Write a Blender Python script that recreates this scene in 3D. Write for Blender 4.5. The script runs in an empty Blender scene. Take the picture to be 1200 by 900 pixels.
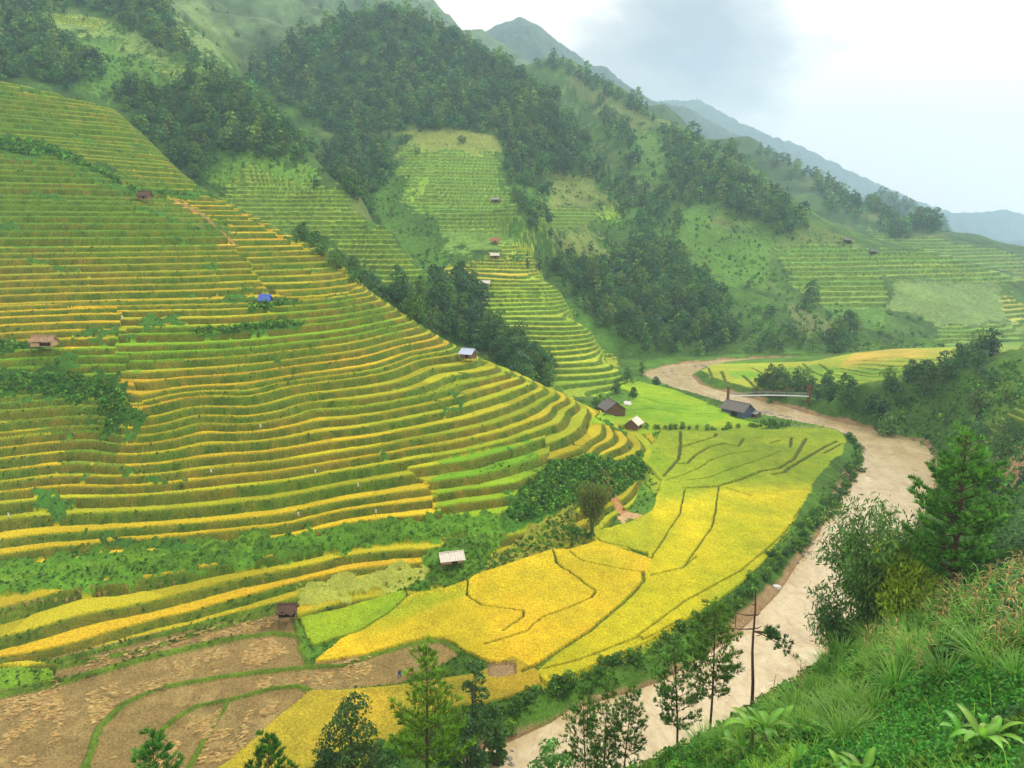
import bpy, math, random
import numpy as np
R=math.radians
rng=np.random.default_rng(7); random.seed(7)
# ------------------------------------------------------------------ camera
F=942.0; HOR=265.0; ZC=62.0
PITCH=math.atan((450-HOR)/F); CP,SP=math.cos(PITCH),math.sin(PITCH)
def ray(px,py):
    dx=(px-600)/F; dy=(450-py)/F
    d=np.array([dx,CP+dy*SP,-SP+dy*CP]); return d
def at(px,py,Y):
    d=ray(px,py); t=Y/d[1]; return (d[0]*t,Y,ZC+d[2]*t)
def at_z(px,py,z):
    d=ray(px,py); t=(z-ZC)/d[2]; return (d[0]*t,d[1]*t,z)
# ------------------------------------------------------------------ noise
def _h(ix,iy,s):
    n=(ix.astype(np.int64)*374761393+iy.astype(np.int64)*668265263+s*974634777)&0xffffffff
    n=((n^(n>>13))*1274126177)&0xffffffff
    n=n^(n>>16)
    return (n&0xffffff).astype(np.float64)/0xffffff
def vnoise(x,y,s=0):
    x0=np.floor(x);y0=np.floor(y);fx=x-x0;fy=y-y0
    fx=fx*fx*(3-2*fx);fy=fy*fy*(3-2*fy)
    a=_h(x0,y0,s);b=_h(x0+1,y0,s);c=_h(x0,y0+1,s);d=_h(x0+1,y0+1,s)
    return (a*(1-fx)+b*fx)*(1-fy)+(c*(1-fx)+d*fx)*fy
def fbm(x,y,o=4,s=0):
    r=0;a=.5
    for i in range(o):
        r=r+a*(vnoise(x,y,s+i*17)-.5); x=x*2.03+3.1;y=y*1.97+7.7;a*=.5
    return r*2
def sstep(a,b,x):
    t=np.clip((x-a)/(b-a),0,1); return t*t*(3-2*t)
# ------------------------------------------------------------------ landforms
class TPS:
    def __init__(s,pts,lam=0.02):
        p=np.array(pts,float); s.c=p[:,:2]; s.sc=max(np.ptp(p[:,0]),np.ptp(p[:,1])); s.o=p[:,:2].mean(0)
        X=(p[:,:2]-s.o)/s.sc; s.X=X; n=len(X)
        r2=((X[:,None]-X[None])**2).sum(-1); K=.5*r2*np.log(r2+1e-12)+lam*1e-2*np.eye(n)
        P=np.c_[np.ones(n),X]; A=np.zeros((n+3,n+3)); A[:n,:n]=K;A[:n,n:]=P;A[n:,:n]=P.T
        s.w=np.linalg.solve(A,np.r_[p[:,2],0,0,0])
    def __call__(s,x,y):
        u=(x-s.o[0])/s.sc; v=(y-s.o[1])/s.sc
        r=s.w[-3]+s.w[-2]*u+s.w[-1]*v
        for i,(a,b) in enumerate(s.X):
            r2=(u-a)**2+(v-b)**2; r=r+s.w[i]*.5*r2*np.log(r2+1e-12)
        return r
class Land:
    """hill surface through surveyed points; falls away outside its own sector"""
    def __init__(s,name,pts,a=(-9,9),Y=(0,9e9),k=.9,lam=.02,noise=(0,40),back=.10,drop=.75):
        P=[]
        for p in pts:
            if p[0]=='w': P.append(p[1:]); continue
            if p[0]=='z': P.append(at_z(*p[1:])); continue
            q=at(p[0],p[1],p[2]); P.append(q)
            if len(p)>3:
                D=back*p[2]; f=1+D/p[2]; P.append((q[0]*f,q[1]*f,q[2]-drop*D))
        s.name=name; s.f=TPS(P,lam); s.a=((a[0]-600)/F,(a[1]-600)/F) if a[0]>-9 else (-9,9); s.Y=Y; s.k=k; s.n=noise
    def __call__(s,x,y,noise=True):
        h=s.f(x,y)
        aa=x/np.maximum(y,1)
        h=h-s.k*(np.maximum(0,s.a[0]-aa)+np.maximum(0,aa-s.a[1]))*y
        h=h-s.k*(np.maximum(0,s.Y[0]-y)+np.maximum(0,y-s.Y[1]))
        if noise and s.n[0]:
            h=h+s.n[0]*fbm(x/s.n[1],y/s.n[1],2 if s.name in 'EC' else 3,len(s.name)*5+ord(s.name[0]))
        return h
class Ridge:
    """far mountain chain: crest line, front and rear flanks with spurs"""
    def __init__(s,name,pts,kf=.5,kb=.6,amp=40,wl=260,a=None):
        q=[at(*p) for p in pts]; s.az=np.array([p[0]/p[1] for p in q]); s.yc=np.array([p[1] for p in q]); s.zc=np.array([p[2] for p in q])
        s.kf,s.kb,s.amp,s.wl,s.name=kf,kb,amp,wl,name
    def __call__(s,x,y,noise=True):
        a=x/np.maximum(y,1); yc=np.interp(a,s.az,s.yc); zc=np.interp(a,s.az,s.zc)
        d=y-yc; ad=np.abs(d)
        h=zc-np.where(d<0,s.kf,s.kb)*ad
        if noise:
            n=1-2*np.abs(fbm(x/s.wl,y/s.wl,4,ord(s.name[0])+3)*1.6)
            h=h+s.amp*(n-.5)*sstep(0,s.wl*.6,ad)+fbm(x/30,y/30,3,5)*s.amp*.12
        h=h-1.5*np.maximum(0,-d-.55*yc)
        out=np.maximum(0,s.az[0]-a)+np.maximum(0,a-s.az[-1])
        return h-1.2*out*y
# B : the great terraced spur on the left -- rows of points along level terrace edges
B=[]
def contour(z,*pp):
    for p in pp: B.append(('z',p[0],p[1],z))
contour(3.6,(-60,806),(0,795),(100,782),(200,757),(330,717))
contour(4.5,(430,680),(500,668),(560,672))
contour(6.6,(-60,742),(0,733),(140,705),(290,672),(400,652),(500,640),(600,622),(640,612))
contour(10.6,(-80,662),(0,653),(133,636),(300,622),(400,602),(517,586),(615,573))
contour(16.5,(480,527),(550,517),(613,500),(647,477),(656,464))
contour(22.5,(400,490),(500,473),(567,455),(605,440))
contour(23.9,(-80,519),(0,513),(127,505),(233,496),(360,481))
contour(29,(157,472),(287,460),(400,440),(483,419),(533,408))
contour(11.5,(667,535),(687,530),(702,517),(703,497),(700,486))
contour(8.2,(725,538),(745,530),(740,513),(718,499))
contour(5.2,(770,545),(765,520),(750,500),(700,600),(660,625))
B+=[(0,400,166),(-80,405,158),(150,392,173),(300,382,182),(0,343,182),(150,338,193),(300,333,207),(400,362,203),
    (0,300,197),(200,300,212),(320,300,228),(0,250,215),(180,250,232),(270,268,252),(0,200,236),(-80,200,226),(120,200,254),(200,225,266),(0,140,268),(-80,130,255),(90,150,284),
    (-80,75,285,1),(0,97,302,1),(45,112,312),(100,128,325),(140,137,338,1),(165,163,328,1),(200,197,312,1),(227,217,298,1),(247,230,289,1),(283,247,281,1),(333,273,272,1),(370,297,263,1),(400,318,256,1),
    (420,333,250,1),(450,358,240,1),(490,380,232,1),(540,408,222,1)]
LB=Land('B',B,a=(-400,775),Y=(85,345),k=.8,lam=.004,noise=(1.1,26),back=.13,drop=.8)
C=[(-80,0,455),(-80,50,420),(-80,90,395),(0,0,480),(100,0,540),(195,0,610,1),(50,60,440),(150,60,490),(240,65,565,1),(270,92,535,1),(300,118,505,1),(0,85,405),(100,120,405),(200,150,425),(280,200,395),
   (335,160,460,1),(375,193,432,1),(425,238,402,1),(470,288,366,1),(506,326,336,1),(300,255,355),(270,215,392),(340,225,395),(400,290,345),(440,318,330),(480,335,322),(60,130,380),(170,200,370),(250,240,345),(330,290,325),(400,330,305),
   ('w',-30,300,12),('w',0,270,5)]
LC=Land('C',C,a=(-300,512),Y=(300,700),lam=.01,noise=(7,45))
E=[(290,88,700,1),(330,60,730,1),(385,32,765,1),(450,17,785,1),(480,20,785,1),(540,50,765,1),(600,88,740,1),(650,120,715,1),(690,175,670,1),(720,215,620,1),(380,110,670),(470,90,690),(560,110,690),(400,165,600),(480,157,598),(560,160,590),(640,205,588),
   (530,230,510),(470,250,490),(450,300,430),(600,250,500),(560,290,438),(600,310,405),(540,315,405),(500,330,380),(620,360,357),(570,370,345),(600,400,325),(680,410,316),(640,440,293),(740,452,290),(700,465,272),(650,462,272),
   (590,281,452),(626,281,452),(590,300,422),(622,301,422),(632,308,410,1),(660,345,372,1),(700,395,335,1),(735,435,303,1),(640,265,470),(650,235,530),('z',760,475,3.5),('z',720,490,3),('z',690,500,2)]
LE=Land('E',E,a=(250,770),Y=(262,830),lam=.006,noise=(5,50))
G=[(560,70,1080,1),(620,82,1010,1),(650,69,1020,1),(700,95,960,1),(750,124,890,1),(800,163,820,1),(850,193,760,1),(900,221,700,1),(940,246,660,1),(1000,277,620,1),(1083,299,590,1),(1200,324,560,1),(1290,345,545,1),
   (650,150,850),(700,200,700),(640,230,640),(750,230,620),(680,290,505),(750,300,490),(850,280,530),(700,360,420),(800,350,440),(900,340,470),(1000,340,480),(1100,350,490),(1200,370,490),(1290,385,490),
   (740,420,375),(800,419,378),(850,417,382),(950,412,392),(1000,406,405),(1100,402,415),(1200,402,420),(1290,404,420)]
LG=Land('G',G,a=(540,1500),Y=(372,1100),lam=.008,noise=(7,60))
H=[(770,135,1260,1),(800,146,1200,1),(835,176,1150,1),(852,170,1130,1),(875,163,1120,1),(905,180,1080,1),(950,206,1020,1),(1000,236,950,1),(1050,263,900,1),(1090,276,870,1),(1140,287,850,1),(1200,299,830,1),(1290,310,800,1),
   (860,210,1000),(900,235,880),(1000,272,790),(1100,290,720),(1200,312,690),(1290,330,680),(800,330,640),(860,330,620),(760,260,900),(900,310,700),(950,320,650)]
LH=Land('H',H,a=(770,1500),Y=(640,1300),lam=.008,noise=(8,70))
RH=Ridge('hh',[(960,262,1650),(985,246,1600),(1015,233,1560),(1040,230,1550),(1065,243,1530),(1090,256,1520),(1115,270,1500),(1150,283,1450),(1200,292,1400),(1290,300,1400)],.4,.6,25,120)
RK=Ridge('k',[(120,-110,1500),(300,-75,1600),(420,-55,1600),(508,-2,1620),(520,14,1610),(533,24,1600),(541,36,1590),(565,33,1600),(590,50,1600),(625,76,1600),(680,110,1600)],.42,.6,45,200)
RI=Ridge('i',[(530,60,2500),(575,33,2500),(592,24,2500),(610,18,2500),(632,30,2500),(650,44,2500),(690,74,2550),(712,80,2550),(730,95,2600),(762,116,2600),(800,124,2700),(833,141,2700),(873,161,2800),(930,195,2800),(1000,228,2900),(1080,262,3000)],.45,.6,60,330)
RJ=Ridge('j',[(740,118,4200),(795,117,4200),(820,116,4200),(845,130,4200),(868,144,4200),(900,157,4200),(940,170,4300),(1000,201,4400),(1045,221,4500),(1083,238,4500),(1117,248,4600),(1150,247,4600),(1178,244,4600),(1205,251,4600),(1300,262,4700)],.45,.5,80,480)
P=[('z',-80,890,2.6),('z',0,890,2.4),('z',200,880,2),('z',400,880,1.8),('z',500,800,2.2),('z',0,830,2.9),('z',300,770,2.6),('z',450,740,2.6),('z',600,690,2.8),('z',750,690,2.4),('z',640,780,2),('z',850,640,2.4),('z',950,560,2.5),('z',1000,530,2.2),('z',700,610,4),('z',770,540,5),('z',850,520,4),('z',780,480,4.2),('z',750,470,4),('z',850,495,3),('z',900,505,2.5),('z',700,470,4),('z',740,450,3.2),
   ('z',830,440,2.2),('z',860,432,2.2),('z',900,432,3.6),('z',960,425,5),('z',1000,445,5.5),('z',1050,422,9.5),('z',1100,425,11),('z',1150,418,13),('z',1000,468,4.5),('z',1100,412,10),('z',930,465,2.5),('z',1250,412,14),('z',1000,412,4),('z',900,418,2.2),
   ('w',-120,20,3),('w',200,150,3),('w',250,400,5),('w',-200,150,3),('w',100,20,3),('w',-100,330,3),('w',-300,400,3)]
LP=Land('P',P,Y=(0,430),k=.4,lam=.004)
L=[(1200,403,235,1),(1165,415,238,1),(1133,430,240,1),(1100,442,243,1),(1050,451,250,1),(1005,458,252,1),(1290,380,230),(1150,480,195),(1200,450,205),(1100,470,222),(1050,475,232),(1290,460,190),(1200,520,165),(1200,600,132),(1150,560,155),(1150,640,127),(1290,600,110),(1290,520,140),
   ('z',985,494,.5),('z',1013,500,.5),('z',1050,507,.5),('z',1080,517,.5),('z',1095,532,.5),('z',1098,560,.5),('z',1085,600,.5),('z',1060,645,.5),('z',1030,700,.5),('z',968,478,3),('w',150,60,40),('w',85,100,14)]
LL=Land('L',L,a=(930,1700),Y=(60,268),k=.8,lam=.006,noise=(2.2,22))
M=[(800,893,62,1),(873,835,62,1),(933,808,60,1),(1000,764,58,1),(1053,738,56,1),(1120,712,54,1),(1167,692,52,1),(1200,677,50,1),(1300,640,48,1),(1000,900,30),(1200,900,24),(850,905,44),(700,930,58),(1100,820,36),(1200,760,36),(950,850,42),(1200,830,30),(1300,760,30),
   ('z',1000,645,.6),('z',985,692,.6),('z',958,762,.6),('z',912,806,.6),('z',850,855,.6),('z',780,895,.6),('z',700,940,.6),('z',620,1000,.6),
   (600,1010,50),(400,1100,42),(200,1050,42),('z',560,990,1),('z',400,1000,3),('z',200,1000,3),('w',0,0,50),('w',10,8,48),('w',-30,5,36),('w',30,0,58)]
LM=Land('M',M,a=(-900,1900),Y=(-50,150),k=.6,lam=.004,noise=(.8,9))
RM=Ridge('m',[(1040,272,2300),(1080,268,2250),(1110,270,2200),(1150,281,2150),(1200,292,2100),(1300,306,2100)],.35,.6,25,200)
RN=Ridge('n',[(640,92,1900),(690,104,1900),(740,128,1900),(790,150,1900),(840,172,1900),(880,184,1900),(930,206,1900),(980,232,1950),(1030,256,2000)],.45,.6,35,220)
LANDS=[LP,LB,LC,LE,LG,LH,LL,LM,RH,RK,RI,RJ,RM,RN]
NAMES=[l.name for l in LANDS]
# river banks traced at water level
def zl(pts,z): return np.array([at_z(p[0],p[1],z)[:2] for p in pts])
RIVER=np.vstack([zl([(440,960),(527,898),(560,880),(600,868),(647,846),(667,832),(737,812),(775,798),(820,772),(858,748),(890,718),(913,694),(937,657),(957,630),(972,600),(987,570),(1007,545),(1012,525),(1004,517),(987,511),(967,505),(925,497),(887,489),(860,478),(833,470),(800,461),(775,452),(757,442),(757,436),(775,430),(800,426),(850,421.5),(880,420),(940,420.5),(1000,416),(1100,408),(1200,407)],0),
  zl([(1200,409),(1100,411),(1000,419),(945,424),(880,424),(848,427),(822,433),(811,440),(820,450),(845,458),(867,464),(900,471),(943,483),(977,493),(1013,501),(1050,508),(1080,518),(1094,532),(1097,560),(1084,600),(1060,640),(1026,690),(985,745),(930,805),(860,858),(790,897),(705,945),(600,1010)],0)])
def inpoly(x,y,poly):
    x=np.asarray(x);y=np.asarray(y); r=np.zeros(x.shape,bool)
    mn=poly.min(0);mx=poly.max(0); m=(x>=mn[0])&(x<=mx[0])&(y>=mn[1])&(y<=mx[1])
    if not m.any(): return r
    xs=x[m];ys=y[m]; c=np.zeros(xs.shape,bool); n=len(poly)
    for i in range(n):
        x1,y1=poly[i];x2,y2=poly[(i+1)%n]
        if y1==y2: continue
        c^=((y1>ys)!=(y2>ys))&(xs<(x2-x1)*(ys-y1)/(y2-y1)+x1)
    r[m]=c; return r
def pldist(x,y,pl,maxd,closed=False):
    """distance to a polyline, maxd where farther"""
    x=np.asarray(x);y=np.asarray(y); r=np.full(x.shape,maxd,float)
    n=len(pl)
    for i in range(n if closed else n-1):
        x1,y1=pl[i];x2,y2=pl[(i+1)%n]
        m=(x>=min(x1,x2)-maxd)&(x<=max(x1,x2)+maxd)&(y>=min(y1,y2)-maxd)&(y<=max(y1,y2)+maxd)
        if not m.any(): continue
        xs=x[m];ys=y[m]; dx=x2-x1;dy=y2-y1
        t=np.clip(((xs-x1)*dx+(ys-y1)*dy)/(dx*dx+dy*dy+1e-9),0,1)
        r[m]=np.minimum(r[m],np.hypot(xs-x1-t*dx,ys-y1-t*dy))
    return r
def base(x,y):
    """height and landform index before terraces and banks"""
    x=np.asarray(x,float);y=np.asarray(y,float)
    best=np.full(x.shape,-1e9); idx=np.zeros(x.shape,int)
    for i,l in enumerate(LANDS):
        h=l(x,y); m=h>best; best[m]=h[m]; idx[m]=i
    return best,idx
def river_sd(x,y,maxd=14):
    d=pldist(x,y,RIVER,maxd,True); return np.where(inpoly(x,y,RIVER),-d,d)
# ------------------------------------------------------------------ terrain sheet (fine near the terraces, coarse far away)
NC=1340
AZ=np.linspace((-75-600)/F,(1275-600)/F,NC)/1.0
YR=np.concatenate([np.geomspace(7,45,130)[:-1],np.linspace(45,95,240),95+205*((np.arange(1,801)/800)**1.25),300+np.cumsum(np.linspace(.42,1.7,470)),])
YR=np.concatenate([YR,np.geomspace(YR[-1],5000,230)[1:]])
GX=AZ[None]*YR[:,None]; GY=np.broadcast_to(YR[:,None],GX.shape).copy()
H0,IDX=base(GX,GY)
def locate(px,py):
    """ground point seen at a survey pixel (first crossing of the sight line)"""
    d=ray(px,py); a=d[0]/d[1]; e=d[2]/d[1]
    j=(a-AZ[0])/(AZ[1]-AZ[0]); j=min(max(j,0),NC-1.001); j0=int(j); w=j-j0
    h=H0[:,j0]*(1-w)+H0[:,j0+1]*w
    g=h-(ZC+e*YR); g[YR<14]=-1e9
    k=np.argmax(g>=0)
    if g[k]<0: k=int(np.argmax(np.where(YR>14,g/YR,-9)))
    elif k>0 and g[k-1]>-1e8:
        t=g[k]/(g[k]-g[k-1]); y=YR[k]*(1-t)+YR[k-1]*t
        return (a*y,y)
    return (a*YR[k],YR[k])
def world(pts,closed=True,step=14):
    out=[]; n=len(pts)
    for i in range(n if closed else n-1):
        a=pts[i];b=pts[(i+1)%n]; m=max(1,int(math.hypot(a[0]-b[0],a[1]-b[1])/step))
        for k in range(m): out.append(locate(a[0]+(b[0]-a[0])*k/m,a[1]+(b[1]-a[1])*k/m))
    if not closed: out.append(locate(*pts[-1]))
    return np.array(out)
# linear base colours
YEL=(.50,.39,.012);GOLD=(.62,.40,.015);YG=(.44,.45,.012);LG=(.24,.40,.015);BG=(.17,.34,.012);DG=(.09,.20,.02);SCR=(.045,.13,.014);FOR=(.03,.085,.022);TAN=(.30,.26,.07);SOIL=(.235,.165,.058);CLAY=(.40,.20,.08);PALE=(.17,.27,.06)
# kind, poly, colour, level height(s) / options ; later ones overrule
REG=[]
def reg(kind,col,pts,**k): REG.append((kind,np.array(col),world(pts),k))
# hills behind
reg('plain',PALE,[(55,18),(110,18),(160,45),(200,70),(190,78),(120,42),(60,32)])
reg('terr',(.30,.33,.03),[(58,18),(85,17),(118,25),(122,35),(60,25)],s=2)
reg('terr',PALE,[(185,72),(225,72),(262,86),(282,104),(262,102),(200,92)],s=2.2)
reg('plain',(.09,.20,.03),[(75,45),(130,48),(185,85),(195,100),(140,118),(110,95)])
reg('terr',(.24,.33,.035),[(253,210),(300,200),(372,213),(425,250),(470,295),(507,328),(470,336),(420,305),(345,268),(290,262)],s=2)
reg('plain',(.12,.25,.03),[(250,186),(330,180),(372,195),(372,213),(300,200),(253,210)])
reg('plain',(.075,.175,.018),[(430,215),(470,190),(480,265),(530,300),(520,320),(480,300),(440,250)])
reg('plain',(.19,.235,.045),[(476,153),(530,150),(583,158),(583,180),(520,176),(474,167)])
reg('terr',(.20,.34,.04),[(472,168),(583,180),(590,215),(606,265),(575,270),(520,268),(482,235),(468,205)],s=2.3)
reg('plain',(.25,.42,.04),[(483,214),(494,214),(497,228),(488,229)])
reg('plain',(.15,.27,.045),[(520,268),(606,266),(625,290),(560,296),(530,288)])
reg('terr',(.34,.40,.035),[(584,281),(626,281),(622,300),(585,300)],s=1.9)
reg('terr',(.30,.40,.03),[(585,300),(622,302),(642,330),(668,362),(700,398),(738,452),(690,466),(650,462),(640,440),(618,415),(590,398),(574,378),(563,345),(515,322),(527,310)],s=1.5)
reg('tint',(0.440,0.384,0.030),[(512,324),(525,307),(622,303),(634,320),(600,332),(570,330)])
reg('plain',(.11,.24,.03),[(600,213),(640,214),(652,239),(610,241)])
reg('plain',(.16,.215,.045),[(630,203),(700,213),(728,243),(652,239)])
reg('terr',(.22,.33,.035),[(624,243),(696,243),(702,262),(626,272)],s=2.2)
reg('plain',(.25,.40,.035),[(696,244),(728,246),(733,253),(702,256)])
reg('plain',(.16,.21,.045),[(636,276),(700,273),(718,302),(662,302)])
reg('plain',(.14,.19,.05),[(668,92),(700,100),(735,125),(770,150),(745,150),(700,125),(665,118)])
reg('plain',(.10,.21,.035),[(740,150),(790,165),(800,205),(760,215),(735,185)])
reg('plain',(.082,.185,.02),[(750,265),(820,240),(850,270),(905,285),(900,340),(850,330),(800,300)])
reg('terr',(.15,.28,.04),[(905,288),(1000,285),(1030,300),(1040,362),(950,356),(920,320)],s=2.6)
reg('terr',(.17,.29,.04),[(1028,292),(1083,299),(1200,325),(1200,332),(1160,330),(1040,325)],s=2.6)
reg('plain',(.15,.24,.06),[(1050,330),(1165,332),(1190,375),(1110,382),(1042,362)])
reg('terr',(.18,.30,.04),[(1100,384),(1200,380),(1200,410),(1110,408)],s=1.6)
reg('terr',(.36,.38,.07),[(1172,350),(1200,350),(1200,380),(1184,378)],s=2.2)
reg('plain',(.13,.17,.045),[(930,355),(985,380),(960,400),(930,385)])
reg('plain',(.09,.20,.028),[(960,355),(1040,362),(1042,385),(1000,385)])
reg('terr',(.16,.26,.05),[(1010,272),(1090,277),(1200,299),(1200,322),(1085,297)],s=2.6)
reg('plain',(.15,.23,.07),[(205,-5),(240,0),(255,30),(290,58),(285,75),(262,80),(215,30)])
# great spur
reg('tint',(0.104,0.240,0.020),[(-70,80),(45,112),(140,137),(200,197),(240,232),(275,285),(280,300),(0,305),(-70,310)])
reg('tint',(0.240,0.288,0.020),[(-70,150),(60,160),(200,200),(245,231),(150,205),(60,178),(-70,165)])
reg('tint',(0.160,0.288,0.020),[(45,112),(140,137),(247,230),(190,196),(120,160)])
reg('tint',(0.464,0.344,0.020),[(205,229),(247,230),(283,247),(333,273),(374,300),(320,303),(285,300),(262,268)])
reg('tint',(0.320,0.320,0.015),[(-70,290),(300,290),(370,297),(450,358),(300,345),(140,362),(-70,365)])
reg('tint',YEL,[(-70,364),(140,361),(140,395),(85,408),(-70,412)])
reg('tint',BG,[(145,392),(300,372),(400,345),(450,362),(490,385),(300,420),(120,445),(-70,448),(-70,412),(90,408)])
reg('tint',(0.416,0.352,0.015),[(130,440),(300,415),(490,384),(540,408),(400,440),(160,480)])
reg('tint',(0.288,0.352,0.012),[(160,480),(400,440),(540,408),(660,463),(640,490),(520,520),(380,530),(230,500)])
reg('tint',(0.352,0.360,0.015),[(600,500),(660,462),(705,483),(745,515),(750,535),(660,540)])
reg('tint',BG,[(517,614),(515,585),(470,543),(610,515),(640,543),(612,575),(605,600)])
reg('tint',(0.400,0.376,0.012),[(-70,520),(140,505),(360,485),(520,540),(515,610),(300,640),(-70,665)])
reg('tint',(0.448,0.384,0.015),[(-70,705),(300,662),(560,625),(560,660),(330,720),(0,800),(-70,805)])
reg('scrub',SCR,[(-70,438),(60,436),(115,438),(142,455),(150,472),(183,485),(170,500),(120,503),(90,482),(70,466),(-70,462)])
reg('tint',(0.128,0.240,0.018),[(-70,462),(85,466),(85,485),(140,500),(150,525),(155,545),(90,548),(70,515)])
reg('scrub',(.085,.205,.014),[(-70,668),(0,659),(130,643),(300,630),(430,612),(518,604),(600,597),(640,585),(650,608),(600,621),(500,632),(400,648),(290,664),(140,683),(-70,700)])
reg('plain',(.12,.24,.015),[(0,672),(130,655),(290,636),(300,642),(130,662),(0,680)])
reg('scrub',SCR,[(610,577),(640,540),(690,534),(722,541),(752,528),(768,545),(748,570),(705,592),(672,590),(645,606),(600,620),(592,606)])
reg('scrub',(.24,.25,.03),[(556,682),(575,655),(640,610),(672,592),(690,620),(692,640),(650,646),(600,664)])
reg('scrub',(.08,.18,.015),[(505,640),(560,625),(600,622),(575,655),(556,684),(520,690),(470,700),(440,690),(500,668)])
reg('plain',(.30,.33,.05),[(340,690),(400,676),(450,668),(510,658),(512,668),(470,690),(400,700),(345,713)],rough=.55)
reg('plain',CLAY,[(698,545),(712,560),(725,580),(735,600),(755,604),(752,610),(728,612),(712,590),(700,570)])
reg('plain',(.52,.33,.16),[(722,604),(745,601),(757,605),(748,612),(728,613)])
reg('scrub',SCR,[(300,355),(335,352),(336,362),(290,365)]);reg('scrub',SCR,[(222,386),(290,380),(355,376),(357,383),(290,390),(225,393)])
reg('scrub',SCR,[(-70,398),(40,400),(42,415),(-70,416)]);reg('scrub',SCR,[(-70,155),(25,160),(95,182),(160,222),(250,228),(250,233),(160,229),(80,190),(-70,172)])
reg('path',(.26,.16,.06),[(205,233),(222,242),(240,252),(262,272),(278,288),(276,288.5),(260,273),(238,254),(204,235)])
# valley floor
reg('field',(0.240,0.368,0.012),[(690,498),(705,485),(745,468),(800,466),(845,485),(862,492),(900,500),(880,508),(800,505),(750,510),(742,500)])
reg('field',(0.192,0.352,0.012),[(690,498),(740,470),(760,455),(860,485),(820,505),(740,490)])
reg('field',(0.224,0.360,0.012),[(745,462),(725,455),(748,448),(790,458),(830,474),(800,476)])
reg('field',(.36,.37,.012),[(752,540),(775,505),(900,505),(985,503),(1003,528),(985,548),(962,572),(950,592),(925,618),(912,642),(873,682),(833,712),(800,730),(753,757),(690,785),(640,804),(630,790),(690,735),(755,680),(760,650),(700,640),(690,626),(735,615),(765,600),(775,565)])
reg('tint2',(.22,.30,.012),[(752,545),(775,500),(985,500),(1005,530),(960,575),(850,570),(775,578)])
reg('tint2',(.43,.405,.010),[(765,590),(850,572),(955,575),(910,642),(800,728),(700,785),(640,800),(690,740),(760,680)])
reg('field',(.55,.41,.014),[(548,682),(555,675),(640,646),(667,646),(700,636),(763,657),(755,683),(690,743),(633,782),(615,790),(590,785),(517,752),(440,768),(400,781),(362,782),(400,752),(450,726),(480,700),(520,692)])
reg('tint2',(0.336,0.360,0.012),[(480,700),(520,690),(548,682),(550,702),(500,722),(455,740),(430,738)])
reg('field',(0.208,0.320,0.012),[(349,727),(400,716),(475,693),(477,702),(455,722),(420,743),(366,760)])
reg('field',(0.336,0.272,0.020),[(255,905),(310,858),(362,813),(400,812),(450,808),(475,805),(560,792),(600,772),(632,790),(634,806),(576,826),(540,830),(480,850),(420,905)])
reg('harv',SOIL,[(-75,815),(63,802),(65,783),(240,738),(327,716),(345,720),(353,747),(362,780),(443,767),(497,752),(517,752),(540,765),(520,778),(470,800),(362,812),(300,868),(255,905),(-75,920)])
reg('harv',(.20,.13,.07),[(570,778),(605,778),(606,793),(585,797),(572,795)])
reg('field',(0.136,0.264,0.015),[(-75,788),(0,783),(62,786),(64,800),(0,812),(-75,815)])
reg('harv',SOIL,[(30,778),(110,758),(220,733),(327,712),(327,716),(240,738),(65,783)])
reg('plain',(.20,.24,.05),[(800,765),(830,735),(880,690),(915,650),(936,660),(912,694),(888,720),(858,746),(815,775)])
# fan across the river
reg('field',(.30,.35,.03),[(818,434),(830,428),(880,427),(950,425),(1000,415),(1050,410),(1110,408),(1150,412),(1130,430),(1080,440),(1010,450),(960,452),(925,446),(900,460),(872,460),(835,450)])
reg('tint2',(0.176,0.336,0.020),[(852,436),(890,436),(900,444),(860,444)]);reg('tint2',(0.464,0.360,0.050),[(1000,415),(1050,409),(1110,414),(1060,420),(1020,428),(985,432)])
reg('tint2',(0.176,0.304,0.020),[(905,432),(960,430),(1000,436),(1090,430),(1130,428),(1080,442),(1000,450),(920,448)])
reg('terr',(.24,.30,.05),[(1060,490),(1140,505),(1200,475),(1200,500),(1150,518),(1120,520)],s=1.3)
reg('plain',(.32,.17,.09),[(1120,500),(1145,505),(1140,510),(1118,508)]);reg('plain',(.24,.16,.07),[(1020,490),(1085,500),(1090,510),(1030,498)])
reg('plain',(.32,.2,.1),[(1150,545),(1200,520),(1200,560),(1170,600)])
BUND=[]
def bund(w,kind,*pts): BUND.append((w,kind,world(list(pts),False)))
for pts in [[(548,682),(555,676),(640,647),(653,643)],[(548,682),(548,700),(563,712),(600,717),(613,719),(612,726),(590,742)],[(648,647),(652,663),(677,680),(698,695),(693,703),(667,715),(633,727),(617,743),(568,758)],
   [(667,648),(683,660),(733,670),(753,673)],[(690,627),(707,638),(733,643),(763,657),(767,650),(797,603),(802,576)],[(762,677),(800,668),(815,655)],[(637,787),(677,777),(747,750)],[(747,747),(753,753),(800,728)],
   [(803,707),(867,672),(905,640),(933,612)],[(747,748),(803,707)],[(842,573),(840,590),(834,620),(800,668)],[(794,527),(810,522),(837,514),(839,510)],[(794,545),(805,545),(815,535),(830,526),(850,521)],
   [(780,565),(800,559),(820,550),(835,540),(855,534),(882,530)],[(805,565),(830,562),(855,552),(892,540),(914,531)],[(845,521),(865,525),(871,516)],[(926,526),(927,515)],[(885,515),(893,514)],[(903,521),(914,518)],[(797,507),(797,525),(795,540),(777,560)],[(965,533),(985,522),(1000,520)],[(930,610),(938,598)],[(850,574),(880,583)],
   [(366,760),(420,743),(455,722),(477,701),(475,692)],[(349,727),(355,745),(366,760)]]:
    bund(.17 if world([pts[0]],False)[0][1]<185 else .38,'gap',*pts)
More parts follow.
